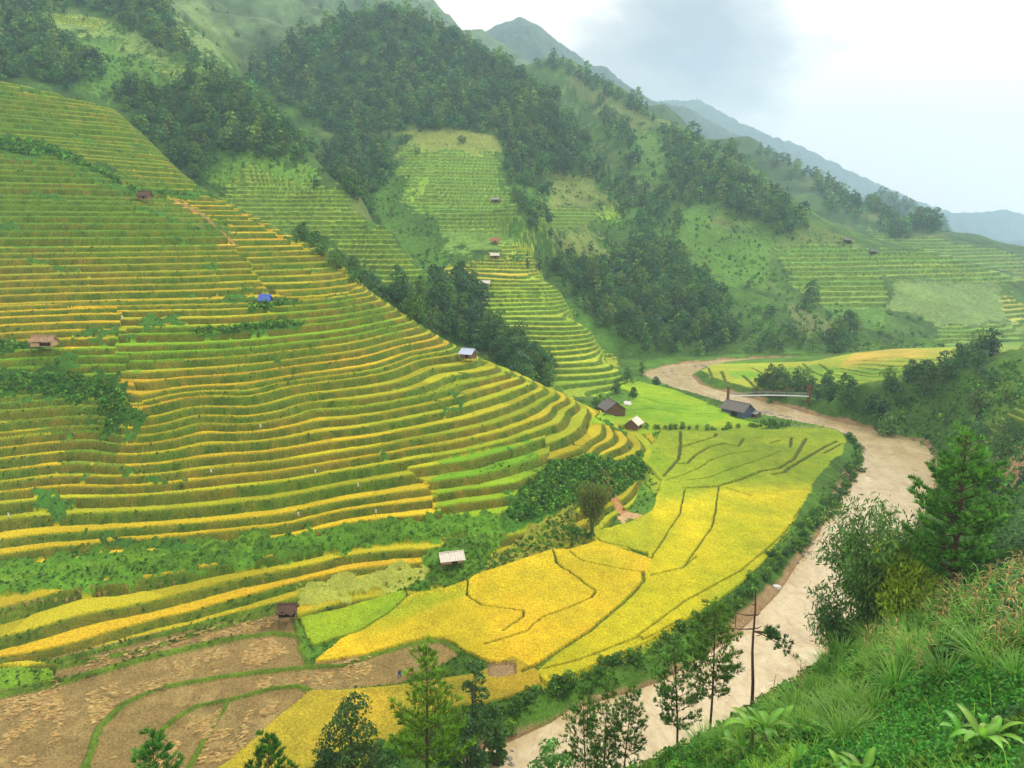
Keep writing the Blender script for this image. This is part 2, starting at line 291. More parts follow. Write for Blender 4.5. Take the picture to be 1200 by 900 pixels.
bund(.45,'gap',(802,574),(840,572),(867,564),(892,554),(912,551),(930,540),(944,516))
bund(.24,'gap',(690,492),(725,484),(760,480),(800,486),(845,487));bund(.24,'gap',(748,466),(775,474),(810,478));bund(.24,'gap',(700,484),(735,473),(770,470))
bund(.5,'gap',(905,558),(918,556),(925,550),(950,535),(967,525),(980,519))
bund(.3,'gap',(753,673),(755,683),(733,707),(690,743),(633,780),(612,790))
for w,pts in [(.5,[(40,783),(67,783),(167,763),(240,740),(327,717)]),(.6,[(-70,826),(0,817),(63,803),(183,769),(260,752),(320,743),(353,747)]),(.5,[(98,905),(117,853),(143,827),(187,807),(267,793),(360,783),(400,782)]),(.5,[(400,782),(443,767),(497,752),(517,752),(540,765)]),(.42,[(167,880),(200,847),(227,830),(267,822),(320,808),(350,805),(362,810)]),(.35,[(222,900),(247,857),(267,823)]),(.7,[(345,718),(352,745),(362,780)]),(.6,[(-70,792),(0,782),(60,778),(200,742),(330,710)]),
   (.45,[(960,440),(1000,447),(1020,448)]),(.45,[(985,437),(1020,443),(1065,443)]),(.45,[(1005,432),(1045,437),(1130,431)]),(.45,[(1020,428),(1070,432),(1125,427)]),(.45,[(1055,421),(1100,424),(1140,418)]),(.45,[(915,433),(928,442),(938,447)]),(.45,[(935,430),(945,440),(958,447)]),(.45,[(880,432),(895,440),(905,448)]),
   (.6,[(870,441),(880,450),(890,460)]),(.6,[(845,436),(850,448),(862,456)]),(.5,[(905,431),(925,438),(945,440)]),(.5,[(960,428),(975,440),(1000,444)]),(.5,[(985,433),(1020,440),(1080,436)]),(.5,[(1000,428),(1050,431),(1110,427)]),(.5,[(830,432),(835,445),(850,452)]),(.5,[(1010,424),(1060,425),(1120,420)]),(.5,[(940,427),(950,436),(975,447)])]:
    bund(w,'bank',*pts)
SEAMS=[(0.35,[(140,358),(140,405),(160,480),(120,505),(-70,515),(-70,360)]),(.6,[(518,620),(515,585),(470,543),(640,505),(640,560),(612,600)]),(.4,[(285,300),(262,268),(205,229),(247,230),(380,303),(420,333),(400,345),(330,352)])]
SEAMS=[(p,world(q)) for p,q in SEAMS]
_lr=np.random.default_rng(19); LEV=[0.]
while LEV[-1]<150: LEV.append(LEV[-1]+(1.25*_lr.uniform(.68,1.45) if LEV[-1]<55 else 1.75*_lr.uniform(.72,1.35)))
LEV=np.array(LEV); LN=np.arange(len(LEV))
gy_=np.gradient(H0,axis=0)/np.gradient(YR)[:,None]; gx_=np.gradient(H0,axis=1)/((AZ[1]-AZ[0])*YR[:,None]); SLOPE=np.hypot(gx_,gy_-0*gx_)
def surface(x,y,h,idx,detail=True):
    """terraces, fields, banks and their colours laid on the base heights"""
    n1=fbm(x/9,y/9,4,3); n2=fbm(x/1.7,y/1.7,3,9); n3=fbm(x/35,y/35,3,21)
    far=sstep(250,700,y)
    rnd=np.random.default_rng(5).random(x.shape)-.5
    col=np.zeros(x.shape+(3,))
    # default ground cover by hill
    base_c={0:(.075,.17,.016),1:(.30,.38,.015),2:(.055,.125,.018),3:(.060,.140,.018),4:(.065,.145,.020),5:(.05,.11,.03),6:(.10,.205,.024),7:(.06,.17,.018),8:(.05,.10,.05),9:(.09,.15,.06),10:(.05,.09,.05),11:(.06,.10,.06),12:(.05,.11,.04),13:(.045,.10,.035)}
    for i,c in base_c.items():
        m=idx==i
        if m.any(): col[m]=c
    col*=(1+.6*n1+.4*n3+.25*n2)[...,None]*np.where((idx>=2)&(idx<=7),.82,1)[...,None]
    dry=np.clip(n3*1.6+n1*.6-.35,0,1)*((idx>=2)&(idx<=6))
    col=col*(1-dry[...,None]*.7)+np.array([.22,.21,.06])*dry[...,None]*.7
    lush=np.clip(-n3*1.8-.25+n1*.4,0,1)*((idx>=2)&(idx<=6)); col=col*(1-lush[...,None]*.6)+np.array([.095,.235,.02])*lush[...,None]*.6
    sc=np.zeros(x.shape)               # canopy / scrub relief
    terr=np.zeros(x.shape); step=np.full(x.shape,1.4); tint=col.copy(); fld=np.zeros(x.shape,bool)
    isB=(idx==1); terr[isB]=1; tint[isB]=(.31,.345,.013)
    wx=x+1.2*n2+.022*y*n1; wy=y+1.2*n2+.03*y*n1+.02*y*n2; jx=x+.3*n2; jy=y+.3*n2
    scr=np.zeros(x.shape,bool); harv=np.zeros(x.shape,bool)
    for kind,c,poly,k in REG:
        bb=poly.mean(0)
        hard=kind in('field','harv','tint2','path')
        m=inpoly(x+2.5*n1+2.2*rnd,y+5*n1+6*rnd+5*n3,poly) if kind=='tint2' else inpoly(jx if hard else wx,jy if hard else wy,poly)
        if not m.any(): continue
        if kind=='tint': tint[m]=c
        elif kind=='tint2': col[m]=c*(1+.2*n1[m]+.3*n3[m])[...,None]*(1+np.array([.22,0,0])*n1[m][...,None])
        elif kind=='terr': m&=idx!=1; terr[m]=1; tint[m]=c; step[m]=k['s']; fld[m]=False
        elif kind=='field': col[m]=c*(1+.2*n1[m]+.3*n3[m])[...,None]*(1+np.array([.22,0,0])*n1[m][...,None]); fld[m]=True; terr[m]=0; scr[m]=False; harv[m]=False
        elif kind=='harv':
            st=sstep(.1,.35,n1[m]+.4*n2[m]); fld[m]=False; harv[m]=True; terr[m]=0
            col[m]=(np.array(c)*(1-st[...,None]*.3)+np.array([.36,.28,.11])*st[...,None]*.3)*(1+.35*n2[m]+.25*rnd[m])[...,None]
        elif kind=='scrub': scr[m]=True; terr[m]=0; col[m]=c*(1+.5*n1[m]+.5*n2[m])[...,None]
        else:
            fld[m]=False; terr[m]=0; col[m]=c*(1+.25*n1[m]+.25*n2[m]+.2*n3[m])[...,None]; scr[m]=k.get('rough',0)>0
    m=isB&(vnoise(x/13+3,y/6,141)+.25*n2>.90)&(y>125); terr[m]=0; scr[m]=True; col[m]=np.array(SCR)*(1+.5*n1[m]+.5*n2[m])[...,None]
    # terraces
    z=h.copy(); T=terr>0
    if T.any():
        hx,hy=x[T],y[T]; hh=h[T]+.35*fbm(hx/14,hy/14,2,31); s=step[T]; B_=isB[T]; zt=tint[T]
        ph=np.zeros(hh.shape)
        k0=np.floor(hh/1.22); ox=3*(_h(k0,k0*0,61)-.5); oy=2*(_h(k0,k0*0,62)-.5)
        for p,poly in SEAMS: ph[inpoly(hx+ox,hy+oy,poly)&B_]=p
        u=np.where(B_,np.interp(hh,LEV,LN),hh/s)+ph
        k=np.floor(u); f=u-k
        sz=np.where(B_,np.where(hh<55,1.22,1.75),s)
        seg=np.floor(vnoise(hx/24+k*7.3,hy/24+k*3.1,77)*4)
        hv=_h(k,seg+np.where(B_,0,90),5); hv2=_h(k,seg,8); hv3=_h(k,np.where(B_,0,7),15)
        tw=np.clip(1-.95*np.clip(SLOPE[T],.2,1.2)/sz-.06+.08*(hv-.5),.40,.86)
        ris=sstep(tw,np.minimum(tw+.30,.985),f)
        # tread level for level k : put the lip where f=0
        zk=(k-ph); 
        zl_=np.where(B_,np.interp(zk,LN,LEV),zk*s); sz=np.where(B_,np.interp(zk+1,LN,LEV)-zl_,s); tw=np.clip(1-.95*np.clip(SLOPE[T],.2,1.2)/np.maximum(sz,.5)-.06+.08*(hv-.5),.40,.86); ris=sstep(tw,np.minimum(tw+.30,.985),f)
        zz=zl_+sz*ris+.05*f*sz
        can=sstep(.0,.05,f)*(1-sstep(tw-.07,tw,f))
        far_=far[T]
        nf=1-.85*far_
        zz=zz+can*(.42+(.05*rnd[T]+.12*n2[T])*nf)
        zz=zz+ris*(1-sstep(.9,1,f))*.25*n2[T]*nf
        zz=np.where(f>.985,zz,zz)
        # terrace breaks down into rough bank here and there
        wild=sstep(.62,.8,vnoise(hx/16,hy/10,41)*.6+hv3*.4+.35*n2[T]*.5)*.0
        z[T]=zz
        rice=zt*np.where(B_,1.12,1.)[:,None]**np.array([1,0,0])*(1+.35*(hv-.5)+.22*n1[T]+.2*rnd[T])[...,None]
        gy=(hv3-.5)*.9; rice=rice*np.stack([1+gy*.5,1+gy*.05,1+0*gy],-1)
        brown=np.array([.145,.128,.012]); gr=np.array([.088,.158,.010])
        w=np.clip(.50+.8*n1[T]+.8*n2[T]+.5*(hv2-.5)-.42*sstep(38,70,hh)*B_-.70*(~B_),0,1)[...,None]
        far_c=np.array([.085,.165,.020]); w2=np.where(B_,0,.55)[...,None]; riser=(brown*w+gr*(1-w))*(1-w2)+far_c*w2; riser=riser*(1+.5*n2[T]+.4*rnd[T])[...,None]
        lip=np.array([.13,.22,.015])
        cm=np.clip(can*1.3,0,1)[...,None]
        c2=rice*cm+riser*(1-cm)
        lipm=((1-sstep(.03,.06,f))+sstep(.97,1,f))[...,None]*.5*(1-can[...,None]); c2=c2*(1-lipm)+lip*lipm
        col[T]=c2
    TM[...]=T|fld|harv
    # scrub relief
    z+=np.where(scr,.55*np.abs(n2)+.5*n1+.25*rnd*.6,0)
    hill=(idx>=2)&(idx<=7)&~T
    z+=np.where(hill,(.5*n2+.8*n1),0)*np.where(idx==7,.3,1)
    # fields on the floor
    if fld.any():
        bd=np.full(x.shape,9.)
        for w,kind,pl in BUND:
            d=pldist(jx,jy,pl,3.0); bd=np.minimum(bd,np.where(d<2.99,d/w,9.))
        can=np.where(fld,sstep(.75,1.25,bd),0)
        grain=.5+.5*rnd
        z+=can*(.52+.10*rnd+.1*n2)
        g=(np.array([.13,.17,.014])+np.array([-.06,-.075,-.003])*sstep(165,195,y)[...,None])*(1+.5*n2)[...,None]  # far bunds painted darker, putting the shading of terrace steps into their colour
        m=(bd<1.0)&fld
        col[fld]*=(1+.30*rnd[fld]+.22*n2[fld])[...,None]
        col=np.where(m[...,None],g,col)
        m2=(bd<1)&harv; z+=np.where((bd<1.2)&~fld,.45*(1-np.clip(bd/1.2,0,1)**2),0)
        col=np.where(m2[...,None],np.array([.10,.17,.013])*(1+.6*n2+.3*rnd)[...,None],col)
    # river bank and bed
    near=(idx==0)|(idx==6)|(idx==7)|(idx==1)|(idx==3)|(idx==4)
    sd=np.where(near&(y<460),river_sd(x,y),14.)
    k=np.where(idx==0,.55,.8)
    bank=np.where(sd<0,np.maximum(-1.2,sd*.5),.25+sd*k+.03*np.maximum(sd,0)**2.5*(idx!=0)+.35*n2+.5*n1*np.clip(sd/4,0,1))
    z=np.where(sd<13.5,np.minimum(z,bank),z)
    bm=(sd<13.5)&(z>=bank-.02)
    bc=np.array([.065,.145,.015])*(1+.6*n1+.4*n2)[...,None]
    st=(1-sstep(.3,1.3,sd+1.5*n1))[...,None]; bc=bc*(1-st)+np.array([.30,.20,.10])*(1+.4*n2)[...,None]*st
    col=np.where(bm[...,None],bc,col)
    return z,np.clip(col,.004,.9),sd
TM=np.zeros(GX.shape,bool)
GZ,GC,GSD=surface(GX,GY,H0,IDX)
def paddy(x,y):
    a=np.clip(np.rint((x/y-AZ[0])/(AZ[1]-AZ[0])),0,NC-1).astype(int); i=np.clip(np.searchsorted(YR,y),0,len(YR)-1); return TM[i,a]
def ground(x,y):
    x=np.atleast_1d(np.asarray(x,float));y=np.atleast_1d(np.asarray(y,float))
    a=np.clip((x/y-AZ[0])/(AZ[1]-AZ[0]),0,NC-1.001); i=np.clip(np.interp(y,YR,np.arange(len(YR))),0,len(YR)-1.001)
    a0=a.astype(int);i0=i.astype(int);fa=a-a0;fi=i-i0
    return (GZ[i0,a0]*(1-fa)+GZ[i0,a0+1]*fa)*(1-fi)+(GZ[i0+1,a0]*(1-fa)+GZ[i0+1,a0+1]*fa)*fi
# ------------------------------------------------------------------ scene helpers
SC=bpy.context.scene; COL=SC.collection
def link(o,parent=None):
    COL.objects.link(o)
    if parent: o.parent=parent
    return o
def tag(o,label=None,cat=None,group=None,kind=None):
    for k,v in (('label',label),('category',cat),('group',group),('kind',kind)):
        if v: o[k]=v
    return o
def npmesh(name,V,Q,mat=None,col=None,smooth=True,tri=False):
    V=np.ascontiguousarray(V,np.float32); Q=np.ascontiguousarray(Q,np.int32); k=Q.shape[1]
    me=bpy.data.meshes.new(name); me.vertices.add(len(V)); me.vertices.foreach_set('co',V.ravel())
    me.loops.add(Q.size); me.loops.foreach_set('vertex_index',Q.ravel())
    me.polygons.add(len(Q)); me.polygons.foreach_set('loop_start',np.arange(0,Q.size,k,dtype=np.int32))
    try: me.polygons.foreach_set('loop_total',np.full(len(Q),k,np.int32))
    except Exception: pass
    me.polygons.foreach_set('use_smooth',np.full(len(Q),smooth))
    if col is not None:
        a=me.color_attributes.new('Col','FLOAT_COLOR','POINT'); c=np.ones((len(V),4),np.float32); c[:,:3]=col; a.data.foreach_set('color',c.ravel())
    me.update(calc_edges=True)
    if mat: me.materials.append(mat)
    return me
def nodes(name):
    m=bpy.data.materials.new(name); m.use_nodes=True; nt=m.node_tree; nt.nodes.clear(); return m,nt
def N(nt,t,**k):
    n=nt.nodes.new(t)
    for a,b in k.items():
        if a in n.inputs: n.inputs[a].default_value=b
        else: setattr(n,a,b)
    return n
def ground_mat(name,scale,amt,bump):
    m,nt=nodes(name); L=nt.links.new
    a=N(nt,'ShaderNodeAttribute',attribute_name='Col'); tc=N(nt,'ShaderNodeNewGeometry')
    n=N(nt,'ShaderNodeTexNoise',Scale=scale,Detail=5.0,Roughness=.7); L(tc.outputs['Position'],n.inputs['Vector'])
    r=N(nt,'ShaderNodeMapRange'); r.inputs['From Min'].default_value=.3; r.inputs['From Max'].default_value=.7; r.inputs['To Min'].default_value=1-amt; r.inputs['To Max'].default_value=1+amt; L(n.outputs['Fac'],r.inputs['Value'])
    mx=N(nt,'ShaderNodeVectorMath',operation='SCALE'); L(a.outputs['Color'],mx.inputs[0]); L(r.outputs['Result'],mx.inputs['Scale'])
    b=N(nt,'ShaderNodeBsdfPrincipled'); b.inputs['Roughness'].default_value=.85; b.inputs['Specular IOR Level'].default_value=.15
    L(mx.outputs[0],b.inputs['Base Color'])
    bp=N(nt,'ShaderNodeBump',Strength=bump,Distance=.35); L(n.outputs['Fac'],bp.inputs['Height']); L(bp.outputs[0],b.inputs['Normal'])
    o=N(nt,'ShaderNodeOutputMaterial'); L(b.outputs[0],o.inputs['Surface']); return m
M_ground=ground_mat('ground_cover',3.2,.45,.6); M_hill=ground_mat('hill_cover',.55,.4,.6); M_far=ground_mat('mountain_cover',.06,.4,.5)
nr=len(YR); ids=np.arange(nr*NC).reshape(nr,NC)
Q=np.stack([ids[:-1,:-1],ids[:-1,1:],ids[1:,1:],ids[1:,:-1]],-1).reshape(-1,4)
fid=IDX[:-1,:-1].ravel(); VV=np.stack([GX,GY,GZ],-1).reshape(-1,3); CCc=GC.reshape(-1,3)
for name,sel,mat,lab in (('valley_ground',(0,),M_ground,'flat valley floor with ripe yellow rice fields and cut brown paddies'),('terraced_hillside',(1,),M_ground,'great stepped slope of rice terraces on the left'),('foreground_slope',(7,),M_ground,'steep overgrown slope at the lower right'),('right_bank_hill',(6,),M_ground,'green hill above the right bank of the river'),
      ('forested_hills',(2,3),M_hill,'forested and terraced hills behind the big terrace slope'),('far_hills',(4,5),M_hill,'long hazy green mountainside across the valley'),('mountains',(8,9,10,11,12,13),M_far,'blue hazy mountain ridges on the skyline')):
    q=Q[np.isin(fid,sel)]; u,inv=np.unique(q,return_inverse=True)
    o=link(bpy.data.objects.new(name,npmesh(name,VV[u],inv.reshape(-1,4),mat,CCc[u]))); tag(o,lab,'terrain',None,'structure')
# ------------------------------------------------------------------ foliage material and mesh kits
def leaf_mat(name,rough=.55,trans=.3,vary=.25,spec=.25):
    m,nt=nodes(name); L=nt.links.new
    a=N(nt,'ShaderNodeAttribute',attribute_name='Col'); oi=N(nt,'ShaderNodeObjectInfo')
    r=N(nt,'ShaderNodeMapRange'); r.inputs['To Min'].default_value=1-vary; r.inputs['To Max'].default_value=1+vary; L(oi.outputs['Random'],r.inputs['Value'])
    g=N(nt,'ShaderNodeNewGeometry'); n=N(nt,'ShaderNodeTexNoise',Scale=1.7,Detail=3.0); L(g.outputs['Position'],n.inputs['Vector'])
    r2=N(nt,'ShaderNodeMapRange'); r2.inputs['From Min'].default_value=.3; r2.inputs['From Max'].default_value=.7; r2.inputs['To Min'].default_value=.8; r2.inputs['To Max'].default_value=1.2; L(n.outputs['Fac'],r2.inputs['Value'])
    mm=N(nt,'ShaderNodeMath',operation='MULTIPLY'); L(r.outputs[0],mm.inputs[0]); L(r2.outputs[0],mm.inputs[1])
    mx=N(nt,'ShaderNodeVectorMath',operation='SCALE'); L(a.outputs['Color'],mx.inputs[0]); L(mm.outputs[0],mx.inputs['Scale'])
    b=N(nt,'ShaderNodeBsdfPrincipled'); b.inputs['Roughness'].default_value=rough; b.inputs['Specular IOR Level'].default_value=spec; L(mx.outputs[0],b.inputs['Base Color'])
    t=N(nt,'ShaderNodeBsdfTranslucent'); L(mx.outputs[0],t.inputs['Color'])
    ms=N(nt,'ShaderNodeMixShader'); ms.inputs[0].default_value=trans; L(b.outputs[0],ms.inputs[1]); L(t.outputs[0],ms.inputs[2])
    o=N(nt,'ShaderNodeOutputMaterial'); L(ms.outputs[0],o.inputs['Surface']); return m
M_leaf=leaf_mat('leaves'); M_needle=leaf_mat('pine_needles',.6,.18,.15,.15); M_grass=leaf_mat('grass_blades',.5,.35,.15); M_dry=leaf_mat('dry_leaves',.8,.3,.15,.1); M_big=leaf_mat('banana_leaves',.4,.4,.08,.4)
def simple(name,col,scale=4,amt=.35,rough=.8,bump=.3,stretch=(1,1,1),spec=.2):
    m,nt=nodes(name); L=nt.links.new
    tc=N(nt,'ShaderNodeTexCoord'); mp=N(nt,'ShaderNodeMapping'); mp.inputs['Scale'].default_value=stretch; L(tc.outputs['Object'],mp.inputs[0])
    n=N(nt,'ShaderNodeTexNoise',Scale=scale,Detail=6.0,Roughness=.65); L(mp.outputs[0],n.inputs['Vector'])
    cr=N(nt,'ShaderNodeValToRGB'); e=cr.color_ramp.elements; e[0].position=.3; e[1].position=.7
    e[0].color=tuple(c*(1-amt) for c in col)+(1,); e[1].color=tuple(min(1,c*(1+amt)) for c in col)+(1,); L(n.outputs['Fac'],cr.inputs['Fac'])
    b=N(nt,'ShaderNodeBsdfPrincipled'); b.inputs['Roughness'].default_value=rough; b.inputs['Specular IOR Level'].default_value=spec; L(cr.outputs[0],b.inputs['Base Color'])
    bp=N(nt,'ShaderNodeBump',Strength=bump,Distance=.03); L(n.outputs['Fac'],bp.inputs['Height']); L(bp.outputs[0],b.inputs['Normal'])
    o=N(nt,'ShaderNodeOutputMaterial'); L(b.outputs[0],o.inputs['Surface']); return m
M_bark=simple('pine_bark',(.085,.05,.032),3,.5,.9,.6,(3,3,.6)); M_bark2=simple('grey_bark',(.12,.10,.075),3,.4,.9,.5,(3,3,.6)); M_deadbark=simple('weathered_bark',(.13,.065,.045),3,.5,.9,.6,(3,3,.6)); M_culm=simple('bamboo_culm',(.16,.22,.06),3,.3,.5,.1)
def unit(v): return v/np.maximum(np.linalg.norm(v,axis=-1,keepdims=True),1e-9)
def leafquads(c,d,size,asp=.5,r=None,col=(.05,.12,.02),jit=.35,fold=.15):
    """diamond leaves: centres c, pointing along d"""
    r=r or rng; n=len(c); d=unit(d); s=np.broadcast_to(np.asarray(size,float),(n,))[:,None]
    side=unit(np.cross(d,unit(r.normal(size=(n,3))))); up=np.cross(side,d)
    V=np.stack([c-d*s*.5,c+side*s*.5*asp+up*s*fold*.3,c+d*s*.5,c-side*s*.5*asp+up*s*fold*.3],1).reshape(-1,3)
    Q=np.arange(4*n).reshape(-1,4); k=(1+jit*(r.random(n)*2-1))[:,None]; hue=(r.random(n)-.5)[:,None]*jit
    C=np.asarray(col,float)*k*np.array([1,1,1])*(1+hue*np.array([.8,0,-.4]))
    return V,Q,np.repeat(np.clip(C,.003,.9),4,0)
def faceleaves(c,nrm,size,asp,r,col,jit):
    n=len(c); t=unit(np.cross(nrm,r.normal(size=(n,3)))); t=unit(t+np.array([0,0,-.35])); b=unit(np.cross(nrm,t)); s=np.broadcast_to(size,(n,))[:,None]
    V=np.stack([c-t*s*.5,c+b*s*.5*asp,c+t*s*.5,c-b*s*.5*asp],1).reshape(-1,3)
    k=(1+jit*(r.random(n)*2-1))[:,None]; hue=(r.random(n)-.5)[:,None]*jit
    C=np.asarray(col,float)*k*(1+hue*np.array([.8,0,-.4])); return V,np.arange(4*n).reshape(-1,4),np.repeat(np.clip(C,.003,.9),4,0)
def tube(pts,rad,n=6,col=(.1,.06,.04)):
    pts=np.asarray(pts,float); m=len(pts); rad=np.broadcast_to(np.asarray(rad,float),(m,))
    t=unit(np.gradient(pts,axis=0)); ref=np.array([1.,.03,.02]) if abs(t[0][0])<.9 else np.array([0,1.,0])
    a=unit(np.cross(t,ref)); b=np.cross(t,a); th=np.arange(n)*2*math.pi/n
    V=(pts[:,None]+rad[:,None,None]*(a[:,None]*np.cos(th)[None,:,None]+b[:,None]*np.sin(th)[None,:,None])).reshape(-1,3)
    i=np.arange(m-1)[:,None]*n; j=np.arange(n)[None]; k=(j+1)%n
    Q=np.stack([i+j,i+k,i+n+k,i+n+j],-1).reshape(-1,4)
    return V,Q,np.broadcast_to(np.asarray(col,float),V.shape).copy()
def merge(parts):
    V=[];Q=[];C=[];o=0
    for v,q,c in parts:
        V.append(v);Q.append(q+o);C.append(c);o+=len(v)
    return np.concatenate(V),np.concatenate(Q),np.concatenate(C)
def blades(base,dirs,length,width,droop=.8,seg=4,col=(.1,.25,.03),r=None,tip=None,jit=.3):
    """arching grass blades (strips)"""
    r=r or rng; n=len(base); L=np.broadcast_to(np.asarray(length,float),(n,)); W=np.broadcast_to(np.asarray(width,float),(n,)); d=unit(dirs)
    hor=d.copy(); hor[:,2]=0; hor=unit(hor+1e-6*r.normal(size=(n,3))*np.array([1,1,0])); side=np.stack([-hor[:,1],hor[:,0],np.zeros(n)],-1)
    dr=np.broadcast_to(np.asarray(droop,float),(n,)); rows=[]; p=base.copy(); el=np.arcsin(np.clip(d[:,2],-1,1))
    for k in range(seg+1):
        w=W*(1-(k/seg)**1.6)*(.75+.25*min(1,k*2/seg))+W*.04
        rows.append(np.stack([p-side*w[:,None]*.5,p+side*w[:,None]*.5],1))
        e=el-dr*((k+.5)/seg)**1.3*1.9; p=p+(hor*np.cos(e)[:,None]+np.array([0,0,1])*np.sin(e)[:,None])*(L/seg)[:,None]
    V=np.stack(rows,1).reshape(n,-1,3); m=V.shape[1]; q=np.array([[2*k,2*k+1,2*k+3,2*k+2] for k in range(seg)])
    Q=(q[None]+np.arange(n)[:,None,None]*m).reshape(-1,4)
    c=np.asarray(col,float)*(1+jit*(r.random(n)*2-1))[:,None]*(1+(r.random(n)-.5)[:,None]*jit*np.array([.9,0,0])); C=np.repeat(c[:,None],m,1)
    if tip is not None: w_=(np.arange(m)//2/seg)[None,:,None]**2; C=C*(1-w_)+np.asarray(tip)*w_
    return V.reshape(-1,3),Q,np.clip(C,.003,.9).reshape(-1,3)
def lobes(r,n,w,h,z0):
    L=[]
    for i in range(n):
        t=(i+.5)/n; a=i*2.4+r.random(); rr=w*(.07+.25*math.sin(math.pi*min(1,t*.9+.1)))*r.uniform(.5,1)
        L.append((rr*math.cos(a),rr*math.sin(a),z0+h*t*.86,w*r.uniform(.2,.32)*(1.15-.45*t)))
    return L
def crown(r,n,w,h,z0,leaf,col,nl=8,jit=.4,asp=.6,shade=True):
    Ls=lobes(r,nl,w,h,z0); P=[];D=[];K=[]
    tot=sum(l[3]**2 for l in Ls)
    for lx,ly,lz,lr in Ls:
        m=max(4,int(n*lr*lr/tot)); u=unit(r.normal(size=(m,3))); u[:,2]=np.where(u[:,2]<-.35,-u[:,2],u[:,2])
        rad=lr*(.72+.38*r.random(m))[:,None]*np.array([1,1,.85])
        P.append(np.array([lx,ly,lz])+u*rad); D.append(unit(u+r.normal(size=(m,3))*.42)); K.append(np.full(m,r.uniform(.75,1.25)))
    P=np.concatenate(P);D=np.concatenate(D);K=np.concatenate(K)
    V,Q,C=faceleaves(P,D,leaf*r.uniform(.7,1.3,len(P)),asp,r,col,jit)
    return V,Q,np.clip(C*np.repeat(K,4)[:,None],.003,.9)
def tree_arrays(seed,h,w,leaf,n,col,trunk=.28,nl=8,limbs=4,tr=None):
    r=np.random.default_rng(seed); z0=h*trunk
    cr=crown(r,n,w,h-z0,z0,leaf,col,nl)
    tr=tr or h*.022; parts=[tube([(0,0,-.4),(r.normal()*.1,r.normal()*.1,z0),(r.normal()*.2,r.normal()*.2,h*.75)],[tr*1.3,tr,tr*.3],6)]
    for k in range(limbs):
        a=k*2.1+r.random(); zz=z0*r.uniform(.8,1.3); parts.append(tube([(0,0,zz),(w*.14*math.cos(a),w*.14*math.sin(a),zz+h*.12),(w*.3*math.cos(a),w*.3*math.sin(a),zz+h*.25)],[tr*.55,tr*.4,tr*.15],5))
    return merge(parts),cr
def put(name,label,cat,loc,parts,group=None,rz=0,scale=1.):
    """a thing with parts: Empty at its base + one mesh per part"""
    o=link(bpy.data.objects.new(name,None)); o.location=loc; o.rotation_euler=(0,0,rz); o.scale=(scale,)*3; o.empty_display_size=.5
    tag(o,label,cat,group)
    for pn,me in parts:
        link(bpy.data.objects.new(pn,me),o)
    return o
def scatter(poly_px,spacing,jit=.45,poly=None):
    """jittered points inside a surveyed outline"""
    pl=world(poly_px) if poly is None else poly; mn=pl.min(0);mx=pl.max(0)
    gx,gy=np.meshgrid(np.arange(mn[0],mx[0],spacing),np.arange(mn[1],mx[1],spacing)); gx=gx.ravel();gy=gy.ravel()
    gx=gx+(rng.random(gx.size)-.5)*2*jit*spacing; gy=gy+(rng.random(gx.size)-.5)*2*jit*spacing
    m=inpoly(gx,gy,pl); m&=(gy>8); x=gx[m];y=gy[m]
    a=x/np.maximum(y,1); k=(a>AZ[2])&(a<AZ[-3]); return x[k],y[k]
def strip(px_line,width,spacing):
    pl=world(px_line,False,8); out=[]
    for (x1,y1),(x2,y2) in zip(pl[:-1],pl[1:]):
        L_=math.hypot(x2-x1,y2-y1); 
        if L_>60: continue
        for k in range(max(1,int(L_/spacing+rng.random()))):
            t=rng.random(); out.append((x1+(x2-x1)*t+rng.normal()*width*.5,y1+(y2-y1)*t+rng.normal()*width*.5))
    return np.array(out)
# ------------------------------------------------------------------ forests
FORG=(.06,.155,.030);FORB=(.045,.12,.038);FORL=(.10,.21,.032)
protos_far=[]
for i in range(9):
    c=[FORG,FORB,FORL,FORG,FORB,(.055,.14,.025),FORB,FORG,(.11,.19,.03)][i]
    if i in(6,):  # slim dark pine
        tr,cr=tree_arrays(100+i,1.35,.6,.15,150,c,.25,8,0,.02)
    else: tr,cr=tree_arrays(100+i,1.0+.25*(i%3),1.0+.15*(i%2),.19,150,c,.14,6+i%3,0,.025)
    protos_far.append(merge([tr,cr]))
def stamp(protos,x,y,z,s,r):
    """many copies joined into one sheet of foliage"""
    Vs=[];Qs=[];Cs=[];o=0; which=r.integers(0,len(protos),len(x)); ang=r.random(len(x))*6.283; tint=1+.42*(r.random((len(x),1))*2-1)+np.array([[.30,0,-.1]])*(r.random((len(x),1))*2-1)
    for p,(V,Q,C) in enumerate(protos):
        k=np.where(which==p)[0]
        if not len(k): continue
        ca=np.cos(ang[k])[:,None];sa=np.sin(ang[k])[:,None]; ss=s[k][:,None]
        X=(V[None,:,0]*ca-V[None,:,1]*sa)*ss+x[k][:,None]; Y=(V[None,:,0]*sa+V[None,:,1]*ca)*ss+y[k][:,None]; Z=V[None,:,2]*ss*(.85+.3*r.random((len(k),1)))+z[k][:,None]
        Vs.append(np.stack([X,Y,Z],-1).reshape(-1,3)); Qs.append((Q[None]+(np.arange(len(k))*len(V))[:,None,None]).reshape(-1,4)+o); o+=len(k)*len(V)
        Cs.append((C[None]*tint[k][:,None,:]).reshape(-1,3))
    return np.concatenate(Vs),np.concatenate(Qs),np.concatenate(Cs)
